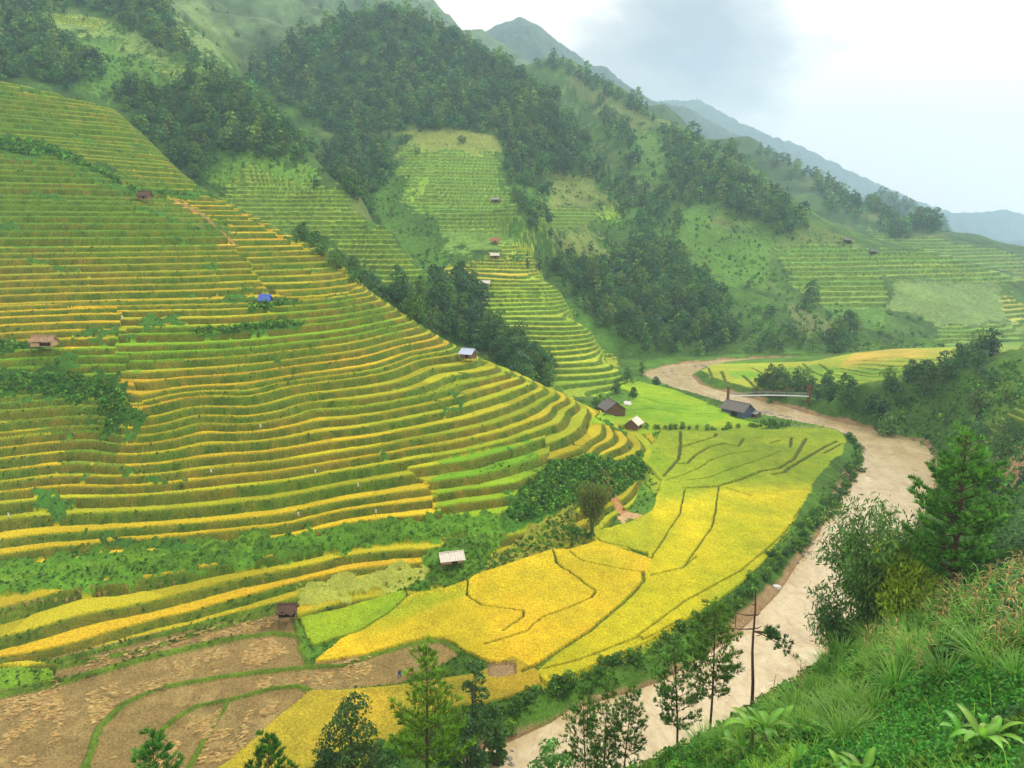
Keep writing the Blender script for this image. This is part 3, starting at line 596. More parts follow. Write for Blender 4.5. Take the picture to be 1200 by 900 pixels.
# outline, spacing, tree size, words
FOREST=[
 ('C',[(-40,-40),(40,-40),(60,5),(52,22),(85,55),(112,72),(130,98),(95,100),(60,98),(-40,92)],4.4,5.6),
 ('C',[(40,-40),(200,-40),(198,28),(165,40),(128,20),(60,6)],4.8,5.2),
 ('C',[(165,42),(200,30),(222,55),(245,72),(262,92),(240,88),(215,72),(190,62)],5,5),
 ('C',[(125,100),(160,105),(215,95),(262,92),(300,112),(345,155),(375,190),(366,196),(330,186),(285,190),(258,186),(246,222),(215,204),(175,165),(145,137)],4.2,5.6),
 ('C',[(60,100),(130,105),(145,135),(100,115)],9,4),
 ('E',[(290,90),(330,58),(385,30),(450,14),(480,17),(540,45),(600,86),(650,118),(690,170),(706,207),(660,208),(625,206),(598,190),(582,160),(545,154),(480,152),(440,157),(405,160),(380,152),(340,130)],5.8,8.2),
 ('E',[(378,185),(400,163),(440,163),(456,178),(462,205),(425,242),(400,225)],5,6.5),
 ('E',[(586,178),(640,207),(652,300),(642,312),(620,280),(604,240),(592,212)],6,5.5),
 ('E',[(650,205),(706,207),(735,245),(728,262),(700,215)],6,6),
 ('G',[(638,302),(668,300),(700,312),(730,300),(765,290),(800,302),(830,330),(850,360),(860,415),(760,413),(720,400),(690,370),(660,345)],5.2,6.6),
 ('G',[(850,360),(900,372),(960,395),(1000,408),(960,412),(860,416)],8,5.5),
 ('G',[(775,150),(800,163),(850,194),(900,221),(958,268),(925,272),(880,262),(850,245),(820,240),(790,225),(780,190)],6.5,8),
 ('G',[(690,205),(730,205),(790,228),(800,262),(790,300),(745,290),(735,250)],7.5,6),
 ('G',[(625,82),(650,67),(700,93),(750,124),(775,148),(745,135),(700,108),(660,85)],8,8),
 ('G',[(700,118),(740,150),(760,200),(730,190),(705,150)],9,7.5),
 ('G',[(938,350),(955,345),(960,362),(942,368)],5,7),('G',[(975,385),(1000,380),(1005,405),(985,412)],5,7),
 ('H',[(800,148),(840,178),(905,180),(1000,236),(1090,276),(1000,250),(900,200),(830,185)],17,9),('H',[(950,208),(1005,238),(1020,262),(975,250)],10,9),('H',[(1030,262),(1075,268),(1080,278),(1040,280)],10,9),
 ('hh',[(1010,234),(1040,229),(1090,255),(1120,272),(1080,272),(1020,250)],12,12),
 ('A',[(345,275),(365,285),(405,318),(440,332),(470,342),(440,350),(400,322),(365,295)],4.4,4.0),
 ('A',[(455,338),(470,342),(500,328),(540,322),(562,345),(575,380),(592,400),(620,416),(645,446),(610,440),(560,412),(520,395),(480,375)],4.0,6.2),
 ('D',[(500,392),(545,400),(575,412),(620,436),(648,455),(645,440),(600,402),(560,375)],3.4,6.5),
 ('L',[(962,458),(1010,452),(1050,448),(1100,438),(1150,420),(1160,432),(1100,452),(1080,484),(1040,484),(1000,480),(972,474)],4.6,5.2),
 ('L',[(880,446),(900,452),(935,446),(960,452),(955,462),(930,464),(905,466),(885,462)],4.6,4.6),
 ('L',[(1110,475),(1150,445),(1195,422),(1212,560),(1200,650),(1150,640),(1110,560)],12,4.2),
]
WORDS={'C':('trees of the upper left forest','dark broadleaf tree in the dense forest on the upper left mountainside'),'E':('trees of the rounded forest hill','dark tree in the dense forest on the rounded hill in the middle'),'G':('trees of the far slope forest','hazy dark tree in the forest on the long far mountainside'),'H':('trees on the far ridge','tiny hazy tree on the far ridge'),'hh':('trees on the far dark hill','tiny hazy tree on the far dark hill'),
 'A':('trees of the wooded ravine','deep green broadleaf tree in the wooded ravine behind the big terrace slope'),'D':('trees of the wooded ravine','deep green broadleaf tree in the wooded ravine behind the big terrace slope'),'L':('trees on the right river bank','bushy green tree on the bank right of the footbridge')}
FP=[]
for key,pp,sp,sz in FOREST:
    x,y=scatter(pp,sp); 
    if len(x)==0: continue
    s=sz*rng.choice([.55,.75,.95,1.1,1.35],len(x))*rng.uniform(.85,1.15,len(x))
    FP.append((key,x,y,s))
    # stragglers round the edge of the wood
    cx_,cy_=x[rng.integers(0,len(x),len(x)//5)],y[rng.integers(0,len(x),len(x)//5)]; cx_=cx_+rng.normal(size=len(cx_))*sp*3; cy_=cy_+rng.normal(size=len(cy_))*sp*3; k=(cy_>185)&~paddy(cx_,np.maximum(cy_,9))&(np.abs(cx_/np.maximum(cy_,9))<.66)&(river_sd(cx_,cy_,6)>2.5); FP.append((key,cx_[k],cy_[k],sz*rng.uniform(.35,.8,k.sum()))) if key not in 'AD' else None
fx=np.concatenate([f[1] for f in FP]);fy=np.concatenate([f[2] for f in FP]);fs=np.concatenate([f[3] for f in FP]);fk=np.concatenate([[f[0]]*len(f[1]) for f in FP])
fz=ground(fx,fy)-.3
# hide nothing: order by size in the picture, the 300 largest become individuals
# what shows: sight line test against the terrain
def seen(x,y,z,h):
    a=np.clip(((x/y)-AZ[0])/(AZ[1]-AZ[0]),0,NC-1).astype(int); out=np.zeros(len(x),bool)
    for i in range(len(x)):
        e=(z[i]+h[i]*.85-ZC)/y[i]; m=YR<y[i]-3
        out[i]=not np.any(GZ[m,a[i]]>ZC+e*YR[m]+.2)
    return out
vis=seen(fx,fy,fz,fs); fx,fy,fz,fs,fk=fx[vis],fy[vis],fz[vis],fs[vis],fk[vis]
order=np.argsort(-fs/fy); near=order[:298]; rest=order[298:]
M_forest=M_leaf
protos_near=[]
for i in range(6):
    c=[FORG,FORL,FORB,(.065,.16,.025),FORG,(.11,.20,.03)][i]
    tr,cr=tree_arrays(200+i,1.0+.2*(i%3),1.05,.125,460,c,.16,8+i%3,3,.025)
    V,Q,C=merge([tr,cr]); protos_near.append(npmesh('forest_tree',V,Q,M_leaf,C,False))
for i in near:
    o=link(bpy.data.objects.new('forest_tree',protos_near[int(rng.integers(0,6))])); o.location=(fx[i],fy[i],fz[i]); s=fs[i]; o.scale=(s,s,s*rng.uniform(.9,1.2)); o.rotation_euler=(0,0,rng.random()*6.28)
    g_,l_=WORDS[fk[i]]; tag(o,l_,'tree',g_)
V,Q,C=stamp(protos_far,fx[rest],fy[rest],fz[rest],fs[rest],rng)
tag(link(bpy.data.objects.new('forest',npmesh('forest',V,Q,M_forest,C,False))),'dense dark green forest covering the hills across the valley','forest',None,'stuff')
print('forest trees',len(fx),len(Q))
# scrub: small bushes over the rough slopes
bush=[]
for i in range(5):
    r=np.random.default_rng(300+i); bush.append(crown(r,26,1.0,.75,.0,.40,[(.09,.24,.022),(.07,.20,.02),(.14,.28,.022),(.065,.18,.022),(.10,.25,.02)][i],3))
SX=[];SS=[]
def addscrub(pp,sp,sz,clus=False):
    x,y=scatter(pp,sp*(.72 if clus else 1))
    if clus: k=fbm(x/14,y/14,3,91)+.35*fbm(x/4,y/4,2,92)>.02; x=x[k];y=y[k]
    SX.append(np.stack([x,y],-1)); SS.append(sz*rng.uniform(.5,1.3,len(x)))
HILLSCRUB=[([(0,90),(130,95),(250,225),(330,262),(400,300),(375,195),(250,90),(100,60)],5,2.0),([(375,195),(470,190),(540,310),(520,330),(505,326),(430,240)],4.5,2.0),([(590,180),(735,240),(800,300),(640,320),(600,230)],6,2.2),([(620,90),(800,165),(960,270),(860,260),(740,210),(640,150)],9,3),([(730,240),(1000,280),(1040,365),(1190,385),(1190,405),(950,412),(760,413),(660,345)],6.5,2.4),
  ([(960,465),(1050,495),(1085,515),(1098,560),(1080,620),(1110,560),(1080,490)],2.2,1.6),([(560,340),(580,390),(650,460),(700,465),(620,440)],3,1.6)]
for a in HILLSCRUB: addscrub(*a,True)
for sp_,sz_ in ((1.15,1.15),(6.,2.2)): addscrub([(1045,458),(1105,452),(1150,436),(1195,420),(1212,500),(1212,640),(1150,640),(1105,570),(1100,528),(1080,500),(1040,488),(985,480),(985,466)],sp_,sz_)
for pp,sp,sz in [([(-60,440),(60,438),(115,440),(142,457),(150,474),(180,487),(170,500),(120,503),(90,484),(70,466),(-60,460)],.8,1.2),([(90,486),(140,500),(150,525),(150,545),(92,548)],1.0,.9),([(-60,666),(0,661),(130,645),(300,632),(430,614),(518,606),(600,599),(640,587),(640,608),(600,620),(500,630),(400,645),(290,660),(140,680),(-60,697)],2.3,.8),
   ([(612,577),(640,542),(690,536),(722,543),(752,530),(766,545),(746,569),(705,590),(672,588),(645,604),(600,618),(594,606)],.95,1.5),([(558,680),(575,657),(640,612),(672,594),(688,620),(690,638),(650,644),(600,662)],.9,1.0),([(505,642),(560,627),(600,624),(575,657),(556,682),(520,690),(470,698),(440,688),(500,668)],1.2,.8),
   ([(300,355),(335,352),(336,362),(290,365)],.9,1.5),([(222,386),(290,380),(355,376),(357,383),(290,390),(225,393)],.9,1.5),([(-60,400),(40,401),(42,415),(-60,415)],.9,1.5),([(66,397),(78,390),(88,400),(80,408)],.8,1.8),([(-60,160),(25,164),(60,172),(95,184),(160,224),(250,231),(160,228),(90,191),(20,180),(-60,172)],1.3,1.9),
   ([(690,470),(705,460),(760,498),(775,505),(745,500),(735,505)],2.0,1.2),([(745,500),(840,500),(900,493),(925,500),(915,508),(840,509),(760,512)],1.3,1.2),([(698,540),(770,545),(790,575),(735,605),(700,570)],2.2,.9)]: addscrub(pp,sp,sz)
sx=np.concatenate(SX); ss=np.concatenate(SS); k=sx[:,1]>5; sx=sx[k];ss=ss[k]
# keep the paddies free
k=~paddy(sx[:,0],sx[:,1]); sx=sx[k];ss=ss[k]
V,Q,C=stamp(bush,sx[:,0],sx[:,1],ground(sx[:,0],sx[:,1])-.1,ss,rng)
tag(link(bpy.data.objects.new('scrub',npmesh('scrub',V,Q,M_leaf,C,False))),'low green scrub over the rough banks and hillsides','scrub',None,'stuff')
print('scrub',len(sx),len(Q))
# weeds on the terrace banks
m=((IDX==1)|((IDX==0)&~TM&(GSD>1.)))&(GC[...,1]>GC[...,0]*1.25)&(GC[...,1]<.3)&(GY<330)
ii=np.argwhere(m); ii=ii[rng.choice(len(ii),min(len(ii),16000),False)]
wx_=GX[ii[:,0],ii[:,1]];wy_=GY[ii[:,0],ii[:,1]];wz_=GZ[ii[:,0],ii[:,1]]
weed=[crown(np.random.default_rng(320+i),10,1.0,.6,.05,.45,[(.07,.17,.015),(.11,.23,.015),(.09,.20,.02)][i],2) for i in range(3)]
V,Q,C=stamp(weed,wx_,wy_,wz_-.05,rng.uniform(.3,.75,len(wx_)),rng)
tag(link(bpy.data.objects.new('bank_weeds',npmesh('bank_weeds',V,Q,M_leaf,C,False))),'green weeds growing on the terrace banks','weeds',None,'stuff')
# rice: standing tufts over the near paddies
m=((IDX==0)|(IDX==1))&(GC[...,1]>.22)&(GC[...,0]>.16)&(GY<178)&(GY>70)&(np.abs(AZ)[None]<.68)
area=np.gradient(YR)[:,None]*(AZ[1]-AZ[0])*YR[:,None]
pick=rng.random(m.shape)<area*2.4*m
ii=np.argwhere(pick); px_=GX[ii[:,0],ii[:,1]]+rng.normal(size=len(ii))*.05;py_=GY[ii[:,0],ii[:,1]];pz_=GZ[ii[:,0],ii[:,1]]; cc=GC[ii[:,0],ii[:,1]]
nb=3; b=np.repeat(np.stack([px_,py_,pz_-.12],-1),nb,0); d=rng.normal(size=(len(b),3))*np.array([.6,.6,0])+np.array([0,0,1.])
V,Q,C=blades(b,d,rng.uniform(.22,.42,len(b)),.10,.7,2,(1,1,1),None,None,.3); C=C*np.repeat(np.repeat(cc,nb,0),6,0)*1.1
tag(link(bpy.data.objects.new('rice',npmesh('rice',V,Q,M_grass,np.clip(C,0,.9),False))),'ripening yellow and green rice standing in the paddies','rice',None,'stuff')
print('rice',len(b))
# shrubs along the left bank
shr=[]
for i in range(4):
    r=np.random.default_rng(340+i); V,Q,C=crown(r,190,1.0,.8,.02,.17,[(.075,.20,.025),(.11,.26,.03),(.06,.16,.025),(.14,.28,.03)][i],6); shr.append(npmesh('riverside_shrub',V,Q,M_leaf,C,False))
pts=np.concatenate([strip([(994,510),(1010,533),(992,560),(970,590),(946,620),(917,652)],1.6,.9),strip([(915,650),(880,690),(840,718),(800,742),(752,768)],1.2,1.4),strip([(752,768),(700,790),(645,810),(600,832),(560,850),(500,872),(450,890)],1.6,.9)])
pts=pts[rng.permutation(len(pts))[:280]]
gz=ground(pts[:,0],pts[:,1])
for (x,y),z in zip(pts,gz):
    o=link(bpy.data.objects.new('riverside_shrub',shr[int(rng.integers(0,4))])); s=rng.uniform(1.3,2.9); o.location=(x,y,z-.15); o.scale=(s,s,s*rng.uniform(.7,1.1)); o.rotation_euler=(0,0,rng.random()*6.28)
    tag(o,'green shrub in the thicket between the rice fields and the river','shrub','shrubs along the left river bank')

for line,w_,sp_,lab,grp in [([(752,504),(840,506),(905,500),(925,498)],1.1,1.5,'bush in the hedge that crosses the upper paddies by the river','hedge bushes across the upper paddies')]:
    for x,y in strip(line,w_,sp_):
        o=link(bpy.data.objects.new('bank_bush',shr[int(rng.integers(0,4))])); s=rng.uniform(1.2,2.6); o.location=(x,y,float(ground(x,y)[0])-.1); o.scale=(s,s,s*rng.uniform(.7,1.1)); o.rotation_euler=(0,0,rng.random()*6.28); tag(o,'green '+lab,'shrub',grp)
# ------------------------------------------------------------------ near trees
def gp(px,py):
    x,y=locate(px,py); return (x,y,float(ground(x,y)[0]))
def gpY(px,Y,dz=0.):
    """ground point under the sight column px at distance Y"""
    d=ray(px,700); x=d[0]/d[1]*Y; return (x,Y,float(ground(x,Y)[0])+dz)
def rise(px,py,Y):
    '''height of a plant at distance Y whose top is seen at px,py'''
    return at(px,py,Y)[2]-gpY(px,Y)[2]
def needles(c,d,n,length,r,col,wid=.15,spread=.62):
    m=len(c); dd=np.repeat(unit(d),n,0)+r.normal(size=(m*n,3))*spread*.6; dd=unit(dd); L=length*r.uniform(.75,1.2,m*n)
    cc=np.repeat(c,n,0)+dd*L[:,None]*.45
    k=np.repeat(r.choice([.6,.8,1.,1.25,1.5],m),n)
    V,Q,C=leafquads(cc,dd,L,wid,r,col,.25,.02); return V,Q,np.clip(C*np.repeat(k,4)[:,None],.003,.9)
def pine_arrays(seed,h,w,z0,whorls,col,tuft=.34,nn=12,prof=None,lean=0,upturn=.5,twig=.42,tr=None,barkcol=(.08,.05,.033)):
    r=np.random.default_rng(seed); tr=tr or h*.014
    zs=np.linspace(0,h,9); bend=np.stack([lean*(zs/h)**1.5*h+.02*h*np.sin(zs/h*5+seed)*.3,.015*h*np.sin(zs/h*4+seed*2)*.4,zs],-1); bend[0,2]=-.5
    ax=lambda z: np.array([np.interp(z,zs,bend[:,0]),np.interp(z,zs,bend[:,1]),z])
    T=[tube(bend,tr*(1.15-zs/h*1.0),7)]; TC=[];TD=[]
    for i in range(whorls):
        t=(i+.5)/whorls; z=z0+(h-z0)*min(.985,max(0,t*.97+r.normal()*.018))
        pf=prof(t) if prof else (1-t)**.75*min(1,.55+1.6*t)
        nb=r.integers(4,7); a0=r.random()*6.28+i*.7
        for b in range(nb):
            a=a0+b*6.283/nb+r.normal()*.25; L=max(.25,w*.5*pf*r.uniform(.65,1.15)); n=6
            s=np.linspace(0,1,n); rise=(.15+.55*t)*L
            P=ax(z+r.normal()*.3)+np.stack([np.cos(a)*s*L,np.sin(a)*s*L,rise*s*.6+upturn*L*.45*s**2.2-.12*L*np.sin(s*3.14)*(1-t)],-1)
            T.append(tube(P,np.linspace(tr*.32*(1.1-t*.6),.012,n),4))
            k=max(2,int(L/twig*2.2))
            for q in range(k):
                sq=.28+.72*(q+r.random())/k; p=np.array([np.interp(sq,s,P[:,j]) for j in range(3)]); sd=1 if q%2 else -1
                off=np.array([np.cos(a+sd*r.uniform(.5,1.1)),np.sin(a+sd*r.uniform(.5,1.1)),r.uniform(.15,.6)]); tl=twig*r.uniform(.4,1.1)*(1.15-sq*.5)*min(1.6,.5+L/2)
                e=p+off*tl
                if tl>.25: T.append(tube([p,e],[.014,.008],3))
                TC.append(e);TD.append(off*.8+np.array([0,0,.75]))
                if tl>.4: TC.append(p+off*tl*.5);TD.append(off*.6+np.array([0,0,.8]))
            TC.append(P[-1]);TD.append(P[-1]-P[-2]+np.array([0,0,.1]))
    TC.append(ax(h));TD.append(np.array([0,0,1.]))
    return merge(T),needles(np.array(TC),np.array(TD),nn,tuft,r,col)
def tree_thing(name,label,loc,ta,ca,mt,ml,group=None,rz=0,cat='tree'):
    return put(name,label,cat,loc,[('trunk',npmesh('trunk',*ta[:2],mt,ta[2])),('crown',npmesh('crown',*ca[:2],ml,ca[2],False))],group,rz)
NG=(.035,.095,.018)
T,Cn=pine_arrays(11,rise(1112,510,54),8.8,3.2,18,(.095,.255,.032),.46,15,lambda t:(1-t)**.62*min(1,.62+1.1*t),tr=.24)
tree_thing('pine_tree','tall dense dark green pine with a broad crown on the slope right of the river',gpY(1112,54),T,Cn,M_bark,M_needle)
T,Cn=pine_arrays(12,rise(840,703,61),5.0,4.6,11,(.15,.31,.035),.42,12,lambda t:(1-t)**.5*(.65+.5*math.sin(t*3)),tr=.11)
tree_thing('pine_tree','slender light green pine just left of the half dead trunk',gpY(840,61),T,Cn,M_bark,M_needle)
T,Cn=pine_arrays(13,rise(801,748,59),4.4,2.8,11,(.115,.265,.04),.42,12,lambda t:(1-t)**.5*(.7+.4*math.sin(t*3)),lean=-.05,tr=.10)
tree_thing('pine_tree','leaning darker pine with a thin bent trunk between two other riverside pines',gpY(801,59),T,Cn,M_bark,M_needle)
for i,(px,Y,h,w,lab) in enumerate([(690,57,rise(690,800,57),3.8,'leftmost thin pine in the sparse clump standing against the muddy river'),(713,58,rise(713,786,58),3.6,'middle thin pine in the sparse clump standing against the muddy river'),(738,58,rise(738,806,58),3.6,'shorter right hand pine of the sparse clump standing against the muddy river')]):
    T,Cn=pine_arrays(20+i,h,w,1.6,11,(.12,.27,.04),.40,11,lambda t:(1-t)**.5*(.7+.4*math.sin(t*3)),lean=(-.03,.02,.06)[i],tr=.07)
    tree_thing('pine_tree',lab,gpY(px,Y),T,Cn,M_bark,M_needle)
# half dead trunk with a single leafy branch
r=np.random.default_rng(31); base_=gpY(889,60); HS=rise(884,694,60)/9.2; z=np.linspace(0,9.2,9)
tp=np.stack([-.035*z+.06*np.sin(z),.05*np.cos(z*1.1),z],-1); tp[0,2]=-.6; parts=[tube(tp,.16-.011*z,8)]
for zz,a,L in ((7.3,math.pi,1.6),(6.3,math.pi+.15,2.6),(6.35,.3,.7),(7.35,.2,.5),(8.1,2.8,.4)):
    p=np.array([np.interp(zz,z,tp[:,0]),0,zz]); s=np.linspace(0,1,5)[:,None]
    parts.append(tube(p+s*np.array([math.cos(a)*L,math.sin(a)*L,.12*L])+np.array([0,0,-.10])*np.sin(s*3.1),np.linspace(.06,.02,5),5))
p=np.array([np.interp(6.3,z,tp[:,0])-1.5,.05,6.35]); parts.append(tube([p,p+[0,0,1.2]],[.035,.02],5))
br=[];bd=[]
for a,L,dz in ((.1,2.2,-.8),(-.3,3.0,-1.7),(.45,2.6,-1.3),(0.,1.6,-.2),(.2,3.4,-2.1)):
    p=np.array([np.interp(6.0,z,tp[:,0]),0,6.1]); s=np.linspace(0,1,6)[:,None]; P=p+s*np.array([math.cos(a)*L,math.sin(a)*L,dz*.2])+np.array([0,0,dz*.6])*s**2
    parts.append(tube(P,np.linspace(.05,.015,6),4))
    for q in range(15):
        k=r.uniform(.45,1.02); pt=np.array([np.interp(k,s[:,0],P[:,j]) for j in range(3)])+r.normal(size=3)*.2; br.append(pt); bd.append(np.array([.5,0,.4])+r.normal(size=3)*.4)
tree_thing('pine_tree','half dead pine with a bare reddish trunk, broken side branches and one leafy bough',base_,merge(parts),needles(np.array(br),np.array(bd),16,.40,r,(.075,.19,.035)),M_deadbark,M_needle).scale=(1,1,HS)
# young bright pine whose tip stands before the golden field
T,Cn=pine_arrays(41,13.5,6.2,4.5,12,(.17,.33,.025),.5,10,lambda t:(1-t)**.85*.95+.05,upturn=.95,twig=.5,tr=.13)
b_=gpY(497,49); tree_thing('pine_tree','young bright green pine with upright shoots in front of the harvested paddy',(b_[0],b_[1],at(497,758,49)[2]-13.5),T,Cn,M_bark,M_needle)
for i,(px,py,lab) in enumerate([(163,864,'young pine tip poking up at the lower edge over the brown stubble'),(302,870,'young pine tip poking up at the lower edge beside the golden rice field')]):
    T,Cn=pine_arrays(45+i,7.,3.0,3.2,9,(.09,.25,.035),.38,18,lambda t:(1-t)**.9*.9+.12,upturn=1.1,twig=.38,tr=.07)
    a_=at(px,py,37); b_=gpY(px,37); tree_thing('pine_tree',lab,(b_[0],37,a_[2]-7.),T,Cn,M_bark,M_needle)
# broadleaf trees by the lower river
def leafy(name,lab,loc,seed,h,w,leaf,n,col,trunk=.2,nl=11,group=None):
    ta,ca=tree_arrays(seed,h,w,leaf,n,col,trunk,nl,5); return tree_thing(name,lab,loc,ta,ca,M_bark2,M_leaf,group)
b_=gpY(404,74); leafy('round_tree','round dark green tree at the lower edge beside the golden rice field',b_,51,at(404,806,74)[2]-b_[2],8.0,.36,5600,(.085,.19,.035),.1,14)
b_=gpY(556,80); leafy('broadleaf_tree','narrow dark broadleaf tree on the left river bank beside the young bright pine',b_,52,at(556,755,80)[2]-b_[2],4.4,.38,3000,(.075,.17,.035),.12,12)
for i,(px,py,Y,w,c,lab) in enumerate([(545,822,77,5.2,(0.051,0.123,0.029),'low dark tree at the foot of the narrow broadleaf tree by the river'),(452,858,72,5.5,(0.058,0.145,0.029),'dark bushy tree between the round tree and the young bright pine'),(375,872,74,4.,(0.051,0.123,0.032),'small dark tree tucked against the left side of the round tree'),(520,868,76,4.6,(0.072,0.174,0.029),'green bushy tree on the left bank under the young bright pine'),(580,815,84,3.2,(0.087,0.189,0.029),'small leafy tree right of the narrow broadleaf tree on the bank')]):
    b_=gpY(px,Y); leafy('bushy_tree',lab,b_,60+i,max(2.,at(px,py,Y)[2]-b_[2]),w,.42,2400,c,.06,10)
b_=gpY(648,50); leafy('leafy_shrub','light green leafy shrub at the lower edge in front of the muddy river',(b_[0],50,at(648,864,50)[2]-4.2),71,4.2,3.2,.32,900,(.13,.32,.06),.1,10)
# bamboo
def bamboo_arrays(seed,n,h,spread,col,leaf=.34,per=15,fine=7,rad=.05):
    r=np.random.default_rng(seed); T=[];P=[];D=[]
    for i in range(n):
        a=r.random()*6.28; H=h*r.uniform(.6,1.05); b=np.array([math.cos(a),math.sin(a),0])*r.uniform(.1,.16*spread); out=spread*r.uniform(.25,1.)*np.array([math.cos(a),math.sin(a),0])
        s=np.linspace(0,1,9)[:,None]; c=b+np.array([0,0,1])*H*(s-.16*s**4*r.uniform(.5,2))+out*s**2.3; c[0,2]=-.4; T.append(tube(c,np.linspace(rad,.012,9),4))
        for q in range(per):
            k=r.uniform(.3,1.0)**.8; p=np.array([np.interp(k,s[:,0],c[:,j]) for j in range(3)]); e=p+r.normal(size=3)*np.array([.5,.5,.28])*(1.25-.7*k)*h*.1
            m=fine; P.append(e+r.normal(size=(m,3))*leaf*.75); D.append(np.array([0,0,-.75])+unit(e-p+1e-6)*.5+r.normal(size=(m,3))*.45)
    P=np.concatenate(P);D=np.concatenate(D); K=np.repeat(np.repeat(r.uniform(.7,1.3,len(P)//fine),fine),4)[:,None]
    V,Q,C=leafquads(P,D,leaf*r.uniform(.7,1.3,len(P)),.28,r,col,.35); return merge(T),(V,Q,np.clip(C*K,.003,.9))
def bamboo(label,loc,*a,group=None,name='bamboo_clump',cat='bamboo',**k):
    t,c=bamboo_arrays(*a,**k); return put(name,label,cat,loc,[('culm',npmesh('culm',*t[:2],M_culm,t[2])),('crown',npmesh('crown',*c[:2],M_leaf,c[2],False))],group)
bamboo('large grey green bamboo clump with arching culms beside the river',gpY(1022,60,-.3),81,46,14.6,4.6,(.14,.29,.06),.5,30)
bamboo('feathery dark bamboo clump leaning over the river edge left of the big bamboo',gpY(985,61,-.5),82,20,8.2,3.0,(.09,.205,.045),.45,22)
bamboo('yellow green bamboo clump glowing beneath the tall pine',gpY(1058,56),83,22,7.6,2.6,(.30,.44,.025),.5,26)
bamboo('dull green bamboo clump behind the lower trunk of the tall pine',gpY(1085,63),84,28,11.5,3.2,(.06,.15,.04),.5,26)
b_=gp(694,628); bamboo('drooping olive bamboo clump above the small landslide',b_,85,30,11.5,3.1,(.16,.21,.03),.6,34)
for i,(px,Y,h,w,c,lab) in enumerate([(1140,68,8.5,8,(0.051,0.131,0.032),'dense dark tree behind the right side of the tall pine'),(1185,66,7.5,8,(0.065,0.160,0.036),'dense green tree at the right edge behind the tall pine'),(1165,60,4.6,7,(0.043,0.109,0.029),'dark bush on the slope below the right edge trees'),(1205,90,9,9,(0.080,0.189,0.051),'pale leafy tree at the right edge on the hillside'),(1150,95,8,7,(0.087,0.217,0.043),'light green tree on the hillside behind the tall pine')]):
    b_=gpY(px,Y); leafy('broadleaf_tree',lab,b_,90+i,h,w,.36,3200,c,.1,13)
for i,(px,py,h,w,c,lab) in enumerate([(1182,522,5.5,6.4,(0.065,0.160,0.032),'round dark bush on the terraced hillside at the right edge'),(1160,606,7.5,3.2,(0.043,0.123,0.051),'dark conical tree on the right hillside'),(1148,520,6.5,4.5,(0.087,0.203,0.058),'pale feathery tree on the right hillside left of the round bush'),(1115,540,5.5,4,(0.087,0.217,0.051),'pale green tree standing on the slope above the top of the tall pine'),(1160,572,4.5,4.5,(0.072,0.189,0.043),'low green tree on the right hillside above the dark conical tree')]):
    leafy('broadleaf_tree',lab,gp(px,py),100+i,h,w,.46,1000,c,.1,9)
# trees around the houses and by the water
for i,(px,py,h,w,c,lab) in enumerate([(700,482,4.8,5.6,(.10,.19,.02),'round yellow green tree left of the larger wooden farmhouse'),(722,462,5.5,4.,(0.072,0.174,0.043),'green tree behind the larger wooden farmhouse'),(742,470,4.5,3.4,(0.072,0.189,0.043),'small green tree right of the larger wooden farmhouse'),(752,441,10,3.2,(0.116,0.232,0.058),'tall slim feathery tree at the bend of the river'),(735,448,6,5,(0.072,0.174,0.043),'dark tree left of the tall slim tree at the river bend'),(769,452,3.6,3.6,(0.072,0.189,0.043),'small bush on the river edge right of the tall slim tree'),(915,458,7.,6.,(0.051,0.131,0.043),'dark tree behind the footbridge beside the hidden house'),(932,458,8.5,4.5,(0.043,0.123,0.043),'pointed dark tree left of the bridge towers'),(958,470,6,5.5,(0.058,0.145,0.043),'dark green tree right of the bridge towers'),(893,455,4.5,5,(0.072,0.174,0.043),'green tree in front of the hidden house across the river'),(1063,450,6.,6.,(0.065,0.160,0.043),'green tree on the crest of the right river bank'),(618,315,9,2.6,(0.058,0.145,0.051),'tall slender dark tree in the gully right of the middle terraces'),(632,318,12,2.8,(0.051,0.131,0.051),'tallest slender dark tree in the gully right of the middle terraces'),(555,330,10,5,(0.102,0.189,0.058),'sparse pale tree rising over the ravine below the yellow terraces'),(640,425,4,4,(0.072,0.174,0.043),'small tree at the foot of the middle terraces')]):
    leafy('broadleaf_tree',lab,gp(px,py),120+i,h,w,.5,620,c,.1,8)
# ------------------------------------------------------------------ foreground slope plants
vis_=(IDX==7)&(GY>17)&(GY<64)&(AZ[None]>.02)&(AZ[None]<.70)
area_=np.gradient(YR)[:,None]*(AZ[1]-AZ[0])*YR[:,None]
def fgpick(dens,mask=None):
    p=area_*dens*vis_
    if mask is not None: p=p*mask
    n=rng.poisson(np.clip(p,0,8)); ii=np.argwhere(n>0); k=n[ii[:,0],ii[:,1]]; ii=np.repeat(ii,k,0)
    x=GX[ii[:,0],ii[:,1]]+rng.normal(size=len(ii))*.12; y=GY[ii[:,0],ii[:,1]]+rng.normal(size=len(ii))*.15
    return x,y
pn=fbm(GX/3.5,GY/3.5,3,55); pn2=fbm(GX/1.3,GY/1.3,2,56)
VINE=world([(940,905),(985,840),(1040,795),(1110,775),(1215,770),(1260,930)]); vm_=inpoly(GX,GY,VINE)
x,y=fgpick(34,np.where(vm_,.08,np.clip(.55+1.6*pn,.05,1.3))); n_=len(x); b=np.stack([x,y,ground(x,y)-.05],-1); d=rng.normal(size=(n_,3))*np.array([.5,.5,0])+np.array([-.1,-.1,1.15])
L=rng.uniform(.5,1.25,n_)*(1+.5*fbm(x/4,y/4,2,57)); V,Q,C=blades(b,d,L,rng.uniform(.03,.055,n_),rng.uniform(.35,.9,n_),4,(.18,.43,.026),None,(.33,.52,.055)); C*=np.repeat(1+.55*fbm(x/2.5,y/2.5,3,58),10)[:,None]
